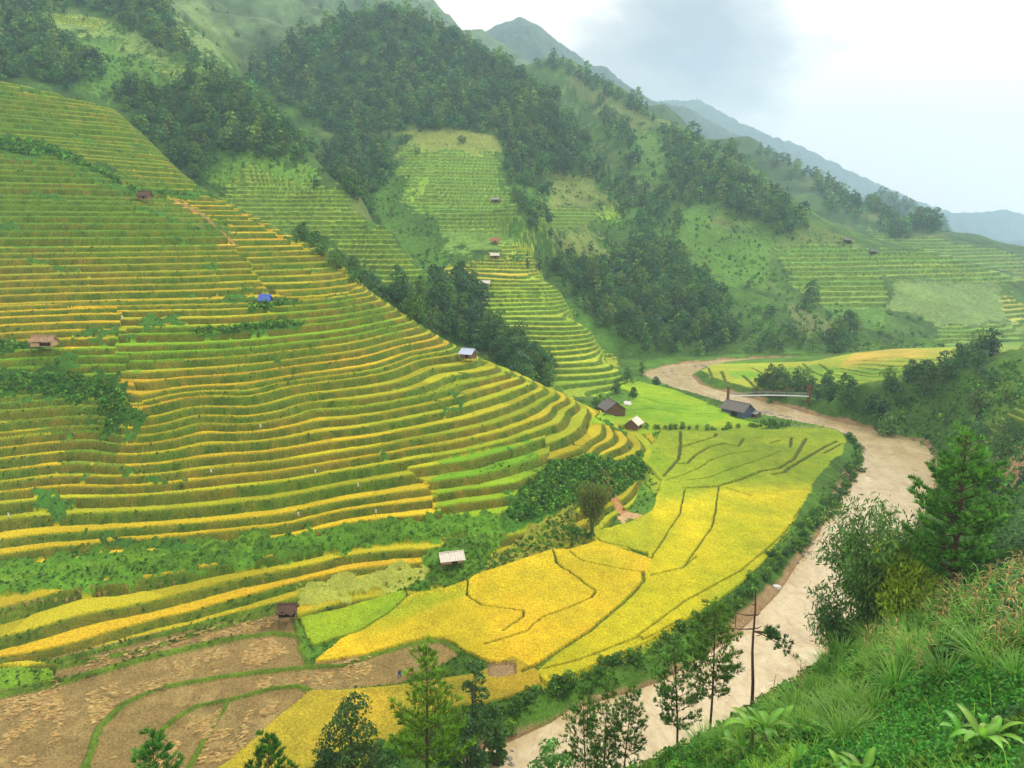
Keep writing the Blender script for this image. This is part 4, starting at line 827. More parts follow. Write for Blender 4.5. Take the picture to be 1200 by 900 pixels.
tag(link(bpy.data.objects.new('long_grass',npmesh('long_grass',V,Q,M_grass,np.clip(C,.003,.9)))),'long green grass covering the slope at the lower right','grass',None,'stuff'); print('grass',n_)
x,y=fgpick(110,np.where(vm_,1.0,np.clip(.35-1.3*pn,.12,.8))); n_=len(x); hh=.12+.30*rng.random(n_)+.25*np.clip(fbm(x/1.2,y/1.2,2,60),-.4,1); dd=rng.normal(size=(n_,3))*np.array([1,1,.35])
V,Q,C=leafquads(np.stack([x,y,ground(x,y)+np.clip(hh,.03,1)],-1),dd,rng.uniform(.10,.24,n_),.75,rng,(.07,.28,.026),.5)
tag(link(bpy.data.objects.new('vines',npmesh('vines',V,Q,M_leaf,C,False))),'low leafy vines carpeting the near slope','ground cover',None,'stuff'); print('vine',n_)
x,y=fgpick(1.7,np.where(vm_,.15,np.clip(.4-2*pn2,0,1.4))); bsh=[crown(np.random.default_rng(360+i),90,1.,.9,.0,.24,[(.08,.24,.02),(.13,.31,.028),(.06,.19,.025)][i%3],5) for i in range(4)]
V,Q,C=stamp(bsh,x,y,ground(x,y)-.05,rng.uniform(.5,1.3,len(x)),rng)
tag(link(bpy.data.objects.new('undergrowth',npmesh('undergrowth',V,Q,M_leaf,C,False))),'mixed leafy undergrowth on the near slope','undergrowth',None,'stuff')
# clumps of tall cane grass
kit=[]
for i in range(4):
    r=np.random.default_rng(370+i); n=150; a=r.random(n)*6.28; rr=np.sqrt(r.random(n))*.35; b=np.stack([rr*np.cos(a),rr*np.sin(a),np.full(n,-.1)],-1); d=np.stack([np.cos(a)*rr*1.7,np.sin(a)*rr*1.7,np.full(n,1.)],-1)+r.normal(size=(n,3))*.14
    V,Q,C=blades(b,d,r.uniform(1.1,2.2,n),r.uniform(.035,.06,n),r.uniform(.3,.85,n),5,[(.12,.34,.035),(.17,.40,.04),(.10,.30,.035),(.14,.36,.04)][i],r,(.28,.46,.08)); kit.append(npmesh('cane_grass',V,Q,M_grass,C))
CANE=[(985,775),(1005,790),(970,800),(1022,770),(1040,785),(1060,765),(950,815),(935,835),(1000,820),(1025,835),(985,850),(965,838),(1050,810),(1080,775),(1100,770),(1120,745),(1140,770),(1175,755),(1110,800),(1090,735),(1070,745),(1150,730),(1185,720),(925,852),(908,842),(890,850),(1010,858),(990,868),(870,865),(855,870),(845,885),(1160,790),(1190,790),(1035,755),(1105,720),(1130,712),(960,785),(1015,752),(975,860),(1000,838),(820,885),(940,870),(1065,790),(1195,760)]
for i,(px,py) in enumerate(CANE):
    x,y,z=gp(px+rng.normal()*4,py+rng.normal()*4); s=rng.uniform(.75,1.25)
    o=link(bpy.data.objects.new('cane_grass',kit[i%4])); o.location=(x,y,z); o.scale=(s,)*3; o.rotation_euler=(0,0,rng.random()*6.28); tag(o,'bright green clump of tall arching cane grass on the near slope','grass clump','cane grass clumps on the near slope')
# dried maize
kit=[]
for i in range(4):
    r=np.random.default_rng(390+i); h=1.9+.2*i; st=np.stack([.12*np.sin(np.linspace(0,2,6)+i),.1*np.cos(np.linspace(0,2,6)),np.linspace(-.1,h,6)],-1); n=11
    zz=np.linspace(.3,h,n); b=np.stack([np.interp(zz,st[:,2],st[:,0]),np.interp(zz,st[:,2],st[:,1]),zz],-1); a=np.arange(n)*2.6+r.random(n); d=np.stack([np.cos(a)*.8,np.sin(a)*.8,np.full(n,.8)],-1)
    dc=[(.52,.36,.14),(.46,.30,.12),(.40,.33,.10),(.55,.40,.17)][i]
    t=tube(st,[.025]*5+[.01],5,(.38,.26,.11)); l=blades(b,d,r.uniform(.5,.8,n),r.uniform(.06,.1,n),r.uniform(.9,1.5,n),4,dc,r,None,.35); ts=blades(np.repeat(st[-1:],6,0),r.normal(size=(6,3))*.4+np.array([0,0,1]),.3,.02,.3,2,(.5,.35,.15),r)
    kit.append((npmesh('stalk',*t[:2],M_dry,t[2]),npmesh('leaves',*merge([l,ts])[:2],M_dry,merge([l,ts])[2])))
MZ=world([(1075,740),(1095,705),(1135,690),(1180,672),(1215,660),(1215,760),(1175,770),(1140,740),(1110,750)]); mx_,my_=scatter(None,.95,.5,MZ)
extra=[(1010,775),(1020,770),(1035,765),(1045,770),(1075,790),(1085,785),(1150,775),(1160,785),(1170,775),(942,805),(937,812),(905,825),(1060,780),(1045,782)]
P_=list(zip(mx_,my_))[::2][:60]+[locate(*e) for e in extra]
for i,(x,y) in enumerate(P_):
    s=rng.uniform(.75,1.15); put('maize_plant','dried tan maize plant with drooping leaves on the near slope','maize',(x,y,float(ground(x,y)[0])),[('stalk',kit[i%4][0]),('leaves',kit[i%4][1])],'dried maize plants on the near slope',rng.random()*6.28,s)
gk=[]
for i in range(3):
    r=np.random.default_rng(395+i); h=1.6+.2*i; n=10; st=np.array([(0,0,-.1),(.03,.02,h*.5),(.05,0,h)]); zz=np.linspace(.2,h,n); b=np.stack([zz*.03,zz*0,zz],-1); a=np.arange(n)*2.7+r.random(n); d=np.stack([np.cos(a)*.7,np.sin(a)*.7,np.full(n,1.)],-1)
    t=tube(st,[.03,.025,.012],5,(.16,.30,.05)); l=blades(b,d,r.uniform(.7,1.0,n),r.uniform(.09,.14,n),r.uniform(.7,1.2,n),5,[(.12,.36,.03),(.17,.42,.035),(.10,.31,.04)][i],r,(.3,.45,.08),.3); gk.append((npmesh('stalk',*t[:2],M_leaf,t[2]),npmesh('leaves',*l[:2],M_grass,l[2])))
gx_,gy_=scatter(None,.95,.5,world([(1065,745),(1090,712),(1135,695),(1180,680),(1215,668),(1215,790),(1150,790),(1100,760)]))
for i,(x,y) in enumerate(list(zip(gx_,gy_))[::2][:70]):
    put('maize_plant','green maize plant with broad leaves on the near slope','maize',(x,y,float(ground(x,y)[0])),[('stalk',gk[i%3][0]),('leaves',gk[i%3][1])],'green maize plants on the near slope',rng.random()*6.28,rng.uniform(.75,1.1))
# banana plants
def banana(label,loc,seed,n,L,col,h,lean=(0,0)):
    r=np.random.default_rng(seed); leaves=[]; seg=9
    o=put('banana_plant',label,'banana plant',loc,[])
    st=tube([(0,0,-.3),(.02,.02,h*.6),(lean[0]*.3,lean[1]*.3,h)],[.11*L,.09*L,.05*L],8,(.20,.27,.07)); link(bpy.data.objects.new('stem',npmesh('stem',*st[:2],M_leaf,st[2])),o)
    so_=[(0,0,1.),(.45*L,.2*L,.8),(-.3*L,.4*L,.62)]
    for q in so_[1:]: st=tube([(q[0],q[1],-.4),(q[0],q[1],h*q[2])],[.08*L,.05*L],7,(.20,.27,.07)); link(bpy.data.objects.new('stem',npmesh('stem',*st[:2],M_leaf,st[2])),o)
    for i in range(n):
        q=so_[(0,0,1,0,1,2)[i%6]]; a=i*2.4+r.random()*.9; el=r.uniform(.7,1.5); l=L*r.uniform(.7,1.1); w=l*r.uniform(.25,.34); s=np.linspace(0,1,seg+1); dr=r.uniform(.6,2.1)
        e=el-dr*s**1.4; dx=np.cumsum(np.cos(e))*l/seg; dz=np.cumsum(np.sin(e))*l/seg; dx-=dx[0];dz-=dz[0]
        prof=np.where(s<.16,.05,np.sin(np.clip((s-.13)/.87,0,1)**.75*math.pi)**.6); prof[-1]=.04
        hx,hy=math.cos(a),math.sin(a); mid=np.stack([q[0]+hx*dx,q[1]+hy*dx,h*q[2]*r.uniform(.8,1)+dz],-1); sd=np.array([-hy,hx,0]); fold=.35
        rag=1-.18*r.random(seg+1)
        Lf=mid+sd*(w*prof*rag)[:,None]*.5*2*.5+np.array([0,0,1])*(w*prof)[:,None]*fold*.5; Rt=mid-sd*(w*prof*rag[::-1])[:,None]*.5+np.array([0,0,1])*(w*prof)[:,None]*fold*.5
        V=np.stack([Lf,mid,Rt],1).reshape(-1,3); Q=np.array([q for k in range(seg) for q in ((3*k,3*k+1,3*k+4,3*k+3),(3*k+1,3*k+2,3*k+5,3*k+4))])
        c=np.array(col)*r.uniform(.75,1.3)*np.array([r.uniform(.85,1.5),1,1]); Cc=np.tile(c,(len(V),1)); Cc[1::3]*=1.5
        link(bpy.data.objects.new('leaf',npmesh('leaf',V,Q,M_big,np.clip(Cc,0,.9))),o)
x,y,z=gp(897,880); banana('large bright green banana plant near the lower edge left of the cane grass',(x,y,z),401,22,2.0,(.12,.33,.03),1.3)
x,y,z=gp(868,893); banana('smaller banana plant tucked left below the large one',(x,y,z),402,15,1.6,(.11,.30,.03),.9)
x,y,z=gp(1146,893); banana('banana plant with a yellowing leaf in the lower right corner',(x,y,z),403,19,1.35,(.13,.34,.035),.9)
x,y,z=gp(1000,925); banana('banana plant half cut off by the lower edge',(x,y,z),404,16,1.2,(.12,.33,.03),.6)
x,y,z=gp(935,905); banana('small banana plant between the large one and the lower edge',(x,y,z),405,8,1.0,(.12,.32,.03),.5)
for i,(px,py,h,c,lab) in enumerate([(1185,735,1.6,(.07,.24,.07),'bluish green leafy shrub among the dried maize at the right edge'),(1165,712,1.4,(.09,.27,.05),'leafy shrub in front of the dried maize near the right edge'),(1190,700,1.5,(.06,.2,.06),'dark leafy shrub behind the dried maize at the right edge'),(1110,775,1.2,(.08,.25,.04),'low leafy shrub at the upper edge of the vine patch'),(1190,860,1.1,(.06,.2,.04),'leafy shrub in the lower right corner beside the banana plant'),(930,880,1.2,(.07,.2,.03),'leafy shrub beside the large banana plant')]):
    leafy('leafy_shrub',lab,gp(px,py),410+i,h,1.7,.26,420,c,.05,7)
# ------------------------------------------------------------------ buildings
M_wood=simple('old_planks',(.17,.10,.06),3,.6,.85,.6,(7,7,.5)); M_tan=simple('bamboo_matting',(.42,.27,.14),9,.3,.85,.4,(6,1,1)); M_thatch=simple('brown_thatch',(.30,.20,.12),8,.45,.95,.8,(1,6,1)); M_dthatch=simple('dark_thatch',(.11,.065,.045),8,.5,.95,.8,(1,5,1))
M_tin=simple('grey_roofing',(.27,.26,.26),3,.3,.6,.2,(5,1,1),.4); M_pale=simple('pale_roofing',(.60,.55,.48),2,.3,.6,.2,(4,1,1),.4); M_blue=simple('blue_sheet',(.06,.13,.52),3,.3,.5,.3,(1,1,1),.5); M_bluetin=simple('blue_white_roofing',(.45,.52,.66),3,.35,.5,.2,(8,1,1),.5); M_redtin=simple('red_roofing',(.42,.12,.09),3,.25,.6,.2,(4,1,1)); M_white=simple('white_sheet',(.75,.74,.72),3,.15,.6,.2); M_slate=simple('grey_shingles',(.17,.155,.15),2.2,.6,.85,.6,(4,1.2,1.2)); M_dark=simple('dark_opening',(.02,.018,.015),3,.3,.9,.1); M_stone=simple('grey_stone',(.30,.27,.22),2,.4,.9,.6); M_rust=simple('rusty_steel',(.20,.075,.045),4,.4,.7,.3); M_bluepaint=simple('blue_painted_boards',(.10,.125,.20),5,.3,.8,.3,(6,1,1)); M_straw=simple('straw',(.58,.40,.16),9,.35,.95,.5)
def box(x0,x1,y0,y1,z0,z1):
    V=np.array([(x,y,z) for z in(z0,z1) for x,y in((x0,y0),(x1,y0),(x1,y1),(x0,y1))],float); Q=np.array([(3,2,1,0),(4,5,6,7),(0,1,5,4),(1,2,6,5),(2,3,7,6),(3,0,4,7)]); return V,Q,np.full((8,3),.3)
def beam(p,q,w):
    return tube([p,q],[w,w*.9],5,(.3,.3,.3))
def slab(a,b,c,d,t=.06,nu=14,nv=5,ridge=.0,rough=0.,seed=1):
    """roof sheet a-b (ridge) to d-c (eaves), with corrugation or shaggy thickness"""
    r=np.random.default_rng(seed); a,b,c,d=[np.array(v,float) for v in(a,b,c,d)]; u=np.linspace(0,1,nu)[None,:,None]; v=np.linspace(0,1,nv)[:,None,None]
    P=(a*(1-u)+b*u)*(1-v)+(d*(1-u)+c*u)*v; n=unit(np.cross(b-a,d-a)); n=n if n[2]>0 else -n
    P=P+n*(ridge*np.where(np.arange(nu)%2,1,-1)[None,:,None]+rough*r.normal(size=(nv,nu,1))); P[-1]+=rough*r.normal(size=(nu,1))*unit(d-a)*1.5
    B=P-n*t; V=np.concatenate([P.reshape(-1,3),B.reshape(-1,3)]); o=nu*nv; Q=[]
    for j in range(nv-1):
        for i in range(nu-1): k=j*nu+i; Q+= [(k,k+1,k+nu+1,k+nu),(o+k+nu,o+k+nu+1,o+k+1,o+k)]
    for i in range(nu-1): Q+=[(i+1,i,o+i,o+i+1)]; k=(nv-1)*nu+i; Q+=[(k,k+1,o+k+1,o+k)]
    for j in range(nv-1): k=j*nu; Q+=[(k,k+nu,o+k+nu,o+k)]; k+=nu-1; Q+=[(k+nu,k,o+k,o+k+nu)]
    return V,np.array(Q),np.full((len(V),3),.3)
def part(name,parts,mat,parent): 
    V,Q,_=merge(parts) if isinstance(parts,list) else parts
    return link(bpy.data.objects.new(name,npmesh(name,V,Q,mat,None,False)),parent)
def gable(x,hw,z0,z1,t=.05):
    V=np.array([(x,-hw,z0),(x,hw,z0),(x,0,z1),(x+t,-hw,z0),(x+t,hw,z0),(x+t,0,z1)],float); Q=np.array([(0,1,2,2),(5,4,3,3),(0,3,4,1),(1,4,5,2),(2,5,3,0)]); return V,Q,np.full((6,3),.3)
def hut(label,loc,rz,w,d,post,wall,rise,Mr,Mw,name='field_hut',thatch=False,door=True,over=.35,open_=False,cat='hut',ridge=.02,mono=False):
    o=put(name,label,cat,loc,[],None,rz); hw,hd=w/2,d/2; zt=post+wall
    if post>.15:
        for sx in(-1,1):
            for sy in(-1,1): part('post',beam((sx*(hw-.08)*1.04,sy*(hd-.08)*1.04,-.7),(sx*(hw-.08),sy*(hd-.08),zt),.07*max(1,w/5)),M_wood,o)
        part('floor',box(-hw,hw,-hd,hd,post-.08,post),M_tan if thatch else M_wood,o)
    z0=post if post>.15 else -.6
    wt=.04; front=[(box(-hw,hw if not door else -.05*w,-hd,-hd+wt,z0+.003,zt))]+([box(.22*w,hw,-hd,-hd+wt,z0+.003,zt)] if door else [])
    if open_: front=[box(-hw,-hw*.1,-hd,-hd+wt,z0+.003,z0+wall*.62)]
    walls=front+[box(-hw,hw,hd-wt,hd,z0+.003,zt),box(-hw,-hw+wt,-hd+wt+.002,hd-wt-.002,z0+.003,zt),box(hw-wt,hw,-hd+wt+.002,hd-wt-.002,z0+.003,zt)]
    if not mono: walls+=[gable(-hw+.003,hd-.02,zt+.002,zt+rise*.93),gable(hw-.055,hd-.02,zt+.002,zt+rise*.93)]
    part('wall',walls,Mw,o)
    if door and not open_: part('door',box(-.05*w+.01,.22*w-.01,-hd+.06,-hd+.1,z0+.01,zt-.02),M_dark,o)  # near-black panel in the doorway gap, its colour standing for the dark inside
    k=over; R_=dict(ridge=0 if thatch else ridge,rough=.07 if thatch else .008,t=.2 if thatch else .05,nu=18,nv=7,seed=int(abs(loc[0]*7))%97)
    za=zt+rise; ze=zt-rise*k/hd
    roof=[slab((-hw-k,0,za),(hw+k,0,za),(hw+k,-hd-k,ze),(-hw-k,-hd-k,ze),**R_),slab((hw+k,0.004,za-.003),(-hw-k,.004,za-.003),(-hw-k,hd+k,ze),(hw+k,hd+k,ze),**R_)]
    rf=part('roof',roof,Mr,o); part('ridge_cap',beam((-hw-k-.02,.002,za+.05),(hw+k+.02,.002,za+.05),.10 if not thatch else .16),Mr,rf); return o
def sz(px,loc): return px*math.hypot(loc[0],loc[1])/F*.98
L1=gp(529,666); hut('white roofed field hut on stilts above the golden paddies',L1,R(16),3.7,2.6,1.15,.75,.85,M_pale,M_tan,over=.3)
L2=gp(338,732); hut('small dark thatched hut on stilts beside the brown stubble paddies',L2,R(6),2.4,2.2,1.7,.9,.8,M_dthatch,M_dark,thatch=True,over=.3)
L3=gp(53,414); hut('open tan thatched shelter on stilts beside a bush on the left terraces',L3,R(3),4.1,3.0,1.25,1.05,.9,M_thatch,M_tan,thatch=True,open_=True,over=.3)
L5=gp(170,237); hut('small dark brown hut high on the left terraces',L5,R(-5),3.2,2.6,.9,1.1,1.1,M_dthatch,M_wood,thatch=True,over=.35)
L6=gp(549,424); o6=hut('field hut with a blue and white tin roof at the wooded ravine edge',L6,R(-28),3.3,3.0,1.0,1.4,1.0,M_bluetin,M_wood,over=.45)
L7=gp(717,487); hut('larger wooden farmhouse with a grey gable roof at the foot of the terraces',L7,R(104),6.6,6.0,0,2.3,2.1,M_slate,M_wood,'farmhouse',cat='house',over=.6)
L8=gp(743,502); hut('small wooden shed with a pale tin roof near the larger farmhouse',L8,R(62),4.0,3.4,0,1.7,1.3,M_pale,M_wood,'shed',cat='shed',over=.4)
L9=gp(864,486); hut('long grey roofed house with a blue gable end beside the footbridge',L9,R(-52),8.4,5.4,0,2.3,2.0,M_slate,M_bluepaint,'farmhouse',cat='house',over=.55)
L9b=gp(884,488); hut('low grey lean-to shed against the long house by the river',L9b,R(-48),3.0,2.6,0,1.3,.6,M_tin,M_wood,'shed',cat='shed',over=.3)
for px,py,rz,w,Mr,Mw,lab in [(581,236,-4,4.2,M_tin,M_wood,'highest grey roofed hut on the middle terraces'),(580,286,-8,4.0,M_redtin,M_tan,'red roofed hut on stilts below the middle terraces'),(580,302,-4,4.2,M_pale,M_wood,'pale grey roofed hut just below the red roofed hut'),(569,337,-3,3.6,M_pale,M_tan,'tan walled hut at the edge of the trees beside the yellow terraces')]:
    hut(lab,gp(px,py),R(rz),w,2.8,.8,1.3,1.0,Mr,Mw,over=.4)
for px,py,rz,w,Mr,Mw,lab,nm in [(905,452,-30,5.2,M_slate,M_wood,'grey roofed house half hidden by trees across the river','farmhouse'),(966,452,20,2.2,M_slate,M_white,'tiny white walled house behind the bridge towers','farmhouse'),(1160,417,-20,3.2,M_slate,M_wood,'small grey house on the crest of the right hill','farmhouse'),(993,285,-5,4.2,M_slate,M_dark,'distant dark house on the far terraced ridge','farmhouse'),(1023,297,-5,3.8,M_slate,M_dark,'distant house lower down the far terraced ridge','farmhouse')]:
    hut(lab,gp(px,py),R(rz),w,w*.7,0,1.5 if w<4 else 2.0,w*.26,Mr,Mw,nm,cat='house',over=.4)
# blue tarpaulin tent
L4=gp(311,354); o=put('tarpaulin_tent','bright blue tarpaulin tent on the upper terraces','tent',L4,[],None,R(-8))
part('tarpaulin',[slab((-1.5,0,1.7),(1.45,0,1.75),(1.75,-1.1,.05),(-1.75,-1.1,.05),.03,16,8,0,.05,3),slab((1.5,.01,1.7),(-1.5,.01,1.7),(-1.7,1.1,.0),(1.7,1.1,.0),.03,16,8,0,.05,4)],M_blue,o)
for sx in(-1.3,1.3): part('pole',beam((sx,0.005,-.3),(sx,0.005,1.66),.04),M_wood,o)
# footbridge
a_=np.array(at(853,467,272));b_=np.array(at(948,462,270)); z0=4.3; a_[2]=z0;b_[2]=z0+.4; o=put('footbridge','slender white railed footbridge hung between rusty towers over the muddy river','bridge',tuple(a_),[],None,math.atan2(b_[1]-a_[1],b_[0]-a_[0])); Lb=float(np.hypot(*(b_-a_)[:2])); s=np.linspace(0,1,25); zz=.4*s+.4*np.sin(s*math.pi)
M_rail=simple('pale_steel',(.50,.52,.52),3,.15,.5,.1)
V=np.concatenate([np.stack([s*Lb,np.full(25,y),zz+t],-1) for y,t in((-.7,0),(.7,0),(.7,-.12),(-.7,-.12))]); Q=[(k*25+i,k*25+i+1,((k+1)%4)*25+i+1,((k+1)%4)*25+i) for k in range(4) for i in range(24)]; part('deck',(V,np.array(Q),np.zeros((100,3))),M_rail,o)
for y in(-.7,.7):
    pr=[tube(np.stack([s*Lb,np.full(25,y),zz+1.0],-1),.03,4)]+[beam((s[i]*Lb,y,zz[i]),(s[i]*Lb,y,zz[i]+1.0),.022) for i in range(25)]; part('railing',pr,M_rail,o)
    part('cable',tube(np.stack([s*Lb,np.full(25,y*1.05),1.4+zz+2.6*(2*s-1)**2],-1),.04,4),M_rust,o)
    for X in(0,Lb): part('tower',[box(X-.22,X+.22,y*1.5-.2,y*1.5+.2,-4.5,4.2 if X else 3.4)],M_rust,o)
# stone wall on the river edge
pl=world([(896,492),(915,497),(940,500),(970,503)],False,6); wl=[]
for p,q in zip(pl[:-1],pl[1:]): wl.append(tube([(p[0],p[1],1.7),(q[0],q[1],1.7)],[.9,.9],4))
o=part('stone_wall',wl,M_stone,None); tag(o,'low grey stone retaining wall along the river edge','wall')
# boulders
def boulder(seed):
    r=np.random.default_rng(seed); bm=[]; u=[];n,mm=8,6
    for j in range(mm+1):
        for i in range(n): th=math.pi*j/mm; ph=2*math.pi*i/n; k=1+.25*r.normal()*.6*(0<j<mm); u.append((math.sin(th)*math.cos(ph)*k,math.sin(th)*math.sin(ph)*k*.8,math.cos(th)*.6*k))
    Q=[(j*n+i,(j+1)*n+i,(j+1)*n+(i+1)%n,j*n+(i+1)%n) for j in range(mm) for i in range(n)]; return npmesh('boulder',np.array(u),np.array(Q),M_stone,None,False)
bl=[boulder(i) for i in range(3)]
for line,n,sm,grp,lab in [([(1012,518),(1003,511),(985,505),(968,501)],34,.55,'boulders at the river bend','small grey boulder on the gravel tip at the river bend'),([(890,474),(905,477),(930,481)],18,.6,'boulders under the footbridge','pale boulder on the far river edge under the footbridge'),([(935,655),(950,636),(962,615)],16,.4,'boulders on the left bank','small stone on the muddy left bank beside the shrubs'),([(760,440),(790,430),(840,424)],14,.8,'boulders on the upper bend','pale boulder along the far edge of the upper river bend'),([(560,878),(600,867)],8,.4,'boulders at the lower bank','stone at the lower left bank of the river')]:
    for x,y in [locate(*[np.interp(t,np.linspace(0,1,len(line)),[q[k] for q in line]) for k in (0,1)]) for t in rng.random(n)]:
        x+=rng.normal()*.8;y+=rng.normal()*.8; o=link(bpy.data.objects.new('boulder',bl[int(rng.integers(0,3))])); s=sm*rng.uniform(.5,1.5); o.scale=(s,s,s); o.rotation_euler=(0,0,rng.random()*6); o.location=(x,y,max(float(ground(x,y)[0]),-.1)+.05); tag(o,lab,'boulder',grp)
o=link(bpy.data.objects.new('white_boulder',bl[0].copy())); o.data.materials.clear(); o.data.materials.append(M_white); o.scale=(.75,.6,.8); o.location=np.array(gp(911,680))+np.array([0,0,.15]); tag(o,'white boulder alone on the green left bank','boulder')
o=put('sheeting_heap','heap of white sheeting beside the larger farmhouse','sheeting',gp(735,476),[],None); part('sheet',slab((-1.2,0,1.3),(1.2,.2,1.0),(1.3,-1.6,.1),(-1.3,-1.5,.3),.05,10,8,0,.14,5),M_white,o)
# white marker sticks
for i,(px,py) in enumerate([(247,558),(369,560),(10,611),(349,607),(440,606),(143,377),(419,570),(305,507)]):
    L_=gp(px,py); o=put('marker_stick','thin white marker stick standing on a terrace edge','marker stick',L_,[],'white marker sticks on the terraces'); part('stick',beam((0,0,-.3),(.08,0,1.5),.035),M_wood,o); part('rag',slab((-.05,0,1.45),(.25,.02,1.45),(.28,0,.75),(-.02,.05,.65),.02,5,5,0,.03,i),M_white,o)
# tied sheaves and cut straw
def sheaf(seed,n=26,L=.75):
    r=np.random.default_rng(seed); a=r.random(n)*6.28; b=np.stack([.12*np.cos(a),.12*np.sin(a),np.zeros(n)],-1); d=np.stack([-.1*np.cos(a),-.1*np.sin(a),np.full(n,1.)],-1)+r.normal(size=(n,3))*.16
    V,Q,C=blades(b,d,L*r.uniform(.8,1.2,n),.05,r.uniform(.1,.7,n),3,(.55,.40,.15),r); return npmesh('straw_sheaf',V,Q,M_dry,C)
sk=[sheaf(i) for i in range(3)]
for px,py in [(15,712),(32,708),(40,705),(50,703),(65,699),(77,697),(87,695),(95,693),(108,691),(116,690),(122,689),(187,681),(204,679),(308,679),(150,686)]:
    o=link(bpy.data.objects.new('straw_sheaf',sk[int(rng.integers(0,3))])); o.location=gp(px,py+2); o.scale=(1.2,1.2,1.1); o.rotation_euler=(0,0,rng.random()*6); tag(o,'small tan straw sheaf stood on the terrace edge above the yellow strips','sheaf','straw sheaves along a terrace edge')
STRAWP=[([(0,815),(30,800),(75,800),(70,820),(40,850),(0,880)],.5),([(50,830),(75,815),(78,820),(55,850)],.8),([(100,815),(135,800),(140,825),(110,850)],.7),([(145,815),(165,800),(200,795),(205,808),(160,815)],.45),([(205,775),(235,770),(232,790),(208,792)],.6),([(240,763),(268,760),(270,775),(245,795)],.6),([(282,758),(320,748),(338,765),(300,782),(284,775)],.75),([(205,738),(240,728),(238,736),(208,745)],.7),([(50,780),(110,765),(110,772),(60,782)],.4),([(110,760),(200,742),(320,725),(318,735),(200,760),(100,785)],.45),([(215,850),(255,835),(262,828),(250,855),(222,862)],.85),([(185,865),(225,870),(205,900),(170,900)],.5),([(240,860),(290,850),(285,890),(230,897)],.45),([(290,835),(325,822),(320,835),(285,850)],.55),([(300,800),(318,795),(316,808),(304,808)],.8),([(345,790),(390,787),(388,803),(350,802)],.5),([(395,778),(440,770),(430,795),(400,798)],.25),([(0,785),(20,815),(60,810),(70,800)],.3),([(62,845),(75,830),(68,870),(60,870)],.5),([(10,890),(40,885),(38,900),(10,900)],.6),([(120,880),(140,878),(135,890),(122,895)],.6)]
bx_=[];by_=[]; HARV=world([(-75,822),(0,822),(63,808),(65,786),(240,741),(325,720),(343,723),(350,749),(360,783),(443,770),(497,755),(517,755),(536,765),(515,777),(470,797),(362,809),(300,865),(255,905),(-75,920)])
for pp,dn in STRAWP:
    x,y=scatter(pp,.34,.3); k=inpoly(x,y,HARV)&(rng.random(len(x))<dn*1.7)&(fbm(x/1.6,y/1.6,2,88)>-.25+.2*(1-dn)); bx_.append(x[k]);by_.append(y[k])
bx_=np.concatenate(bx_);by_=np.concatenate(by_); ins=(GC[...,0]>.12)
k=np.isin(0,0); n_=len(bx_); nb=9; r=rng; ang=np.repeat(.35+r.normal(size=n_)*.35+r.integers(0,2,n_)*3.14,nb)+r.normal(size=n_*nb)*.16
c=np.repeat(np.stack([bx_,by_,ground(bx_,by_)+.07],-1),nb,0)+r.normal(size=(n_*nb,3))*np.array([.1,.1,.035]); d=np.stack([np.cos(ang),np.sin(ang),r.normal(size=n_*nb)*.08],-1)
V,Q,C=leafquads(c,d,r.uniform(.5,.85,n_*nb),.22,r,(.74,.54,.23),.35)
tag(link(bpy.data.objects.new('cut_straw',npmesh('cut_straw',V,Q,M_dry,C,False))),'golden cut straw laid out to dry on the brown stubble','straw',None,'stuff')
# stubble
hp=inpoly(GX,GY,world([(-60,815),(63,803),(240,738),(327,716),(353,747),(362,780),(443,767),(497,752),(540,765),(470,800),(362,812),(300,868),(255,900),(-60,900)]))&(IDX<2)&(GC[...,0]>GC[...,1]*1.05)
pk=rng.random(hp.shape)<area_*4.5*hp; ii=np.argwhere(pk); x=GX[ii[:,0],ii[:,1]];y=GY[ii[:,0],ii[:,1]]; y=np.round(y/.38)*.38+rng.normal(size=len(y))*.04; nb=3
b=np.repeat(np.stack([x,y,ground(x,y)-.03],-1),nb,0); V,Q,C=blades(b,rng.normal(size=(len(b),3))*.35+np.array([0,0,1]),rng.uniform(.16,.3,len(b)),.06,.2,2,(.60,.49,.24),None,None,.5)
tag(link(bpy.data.objects.new('stubble',npmesh('stubble',V,Q,M_dry,C,False))),'rows of short pale rice stubble in the harvested paddies','stubble',None,'stuff')
# harvester bending over in the paddy
def skin(name,verts,edges,rad,mat,parent=None,sub=1):
    me=bpy.data.meshes.new(name); me.from_pydata(verts,edges,[]); o=link(bpy.data.objects.new(name,me),parent); md=o.modifiers.new('skin','SKIN'); md.use_smooth_shade=True
    sv=me.skin_vertices[0].data if me.skin_vertices else None
    if sv is None: bpy.context.view_layer.objects.active=o; bpy.ops.mesh.customdata_skin_add(); sv=me.skin_vertices[0].data
    for i,q in enumerate(rad): sv[i].radius=(q,q) if np.isscalar(q) else q
    sv[0].use_root=True
    s_=o.modifiers.new('sub','SUBSURF'); s_.levels=sub; s_.render_levels=sub; me.materials.append(mat); return o
M_skin=simple('skin',(.36,.20,.13),3,.1,.6,.05); M_cloth=simple('blue_violet_cloth',(.17,.22,.68),5,.25,.9,.2); M_trou=simple('teal_trousers',(.02,.16,.22),5,.3,.9,.2); M_hat=simple('dark_headscarf',(.10,.035,.03),6,.4,.9,.2)
Lp=gp(468,795); H_=put('person','person in a blue jacket and dark hat bending over to cut rice','person',Lp,[],None,R(200))
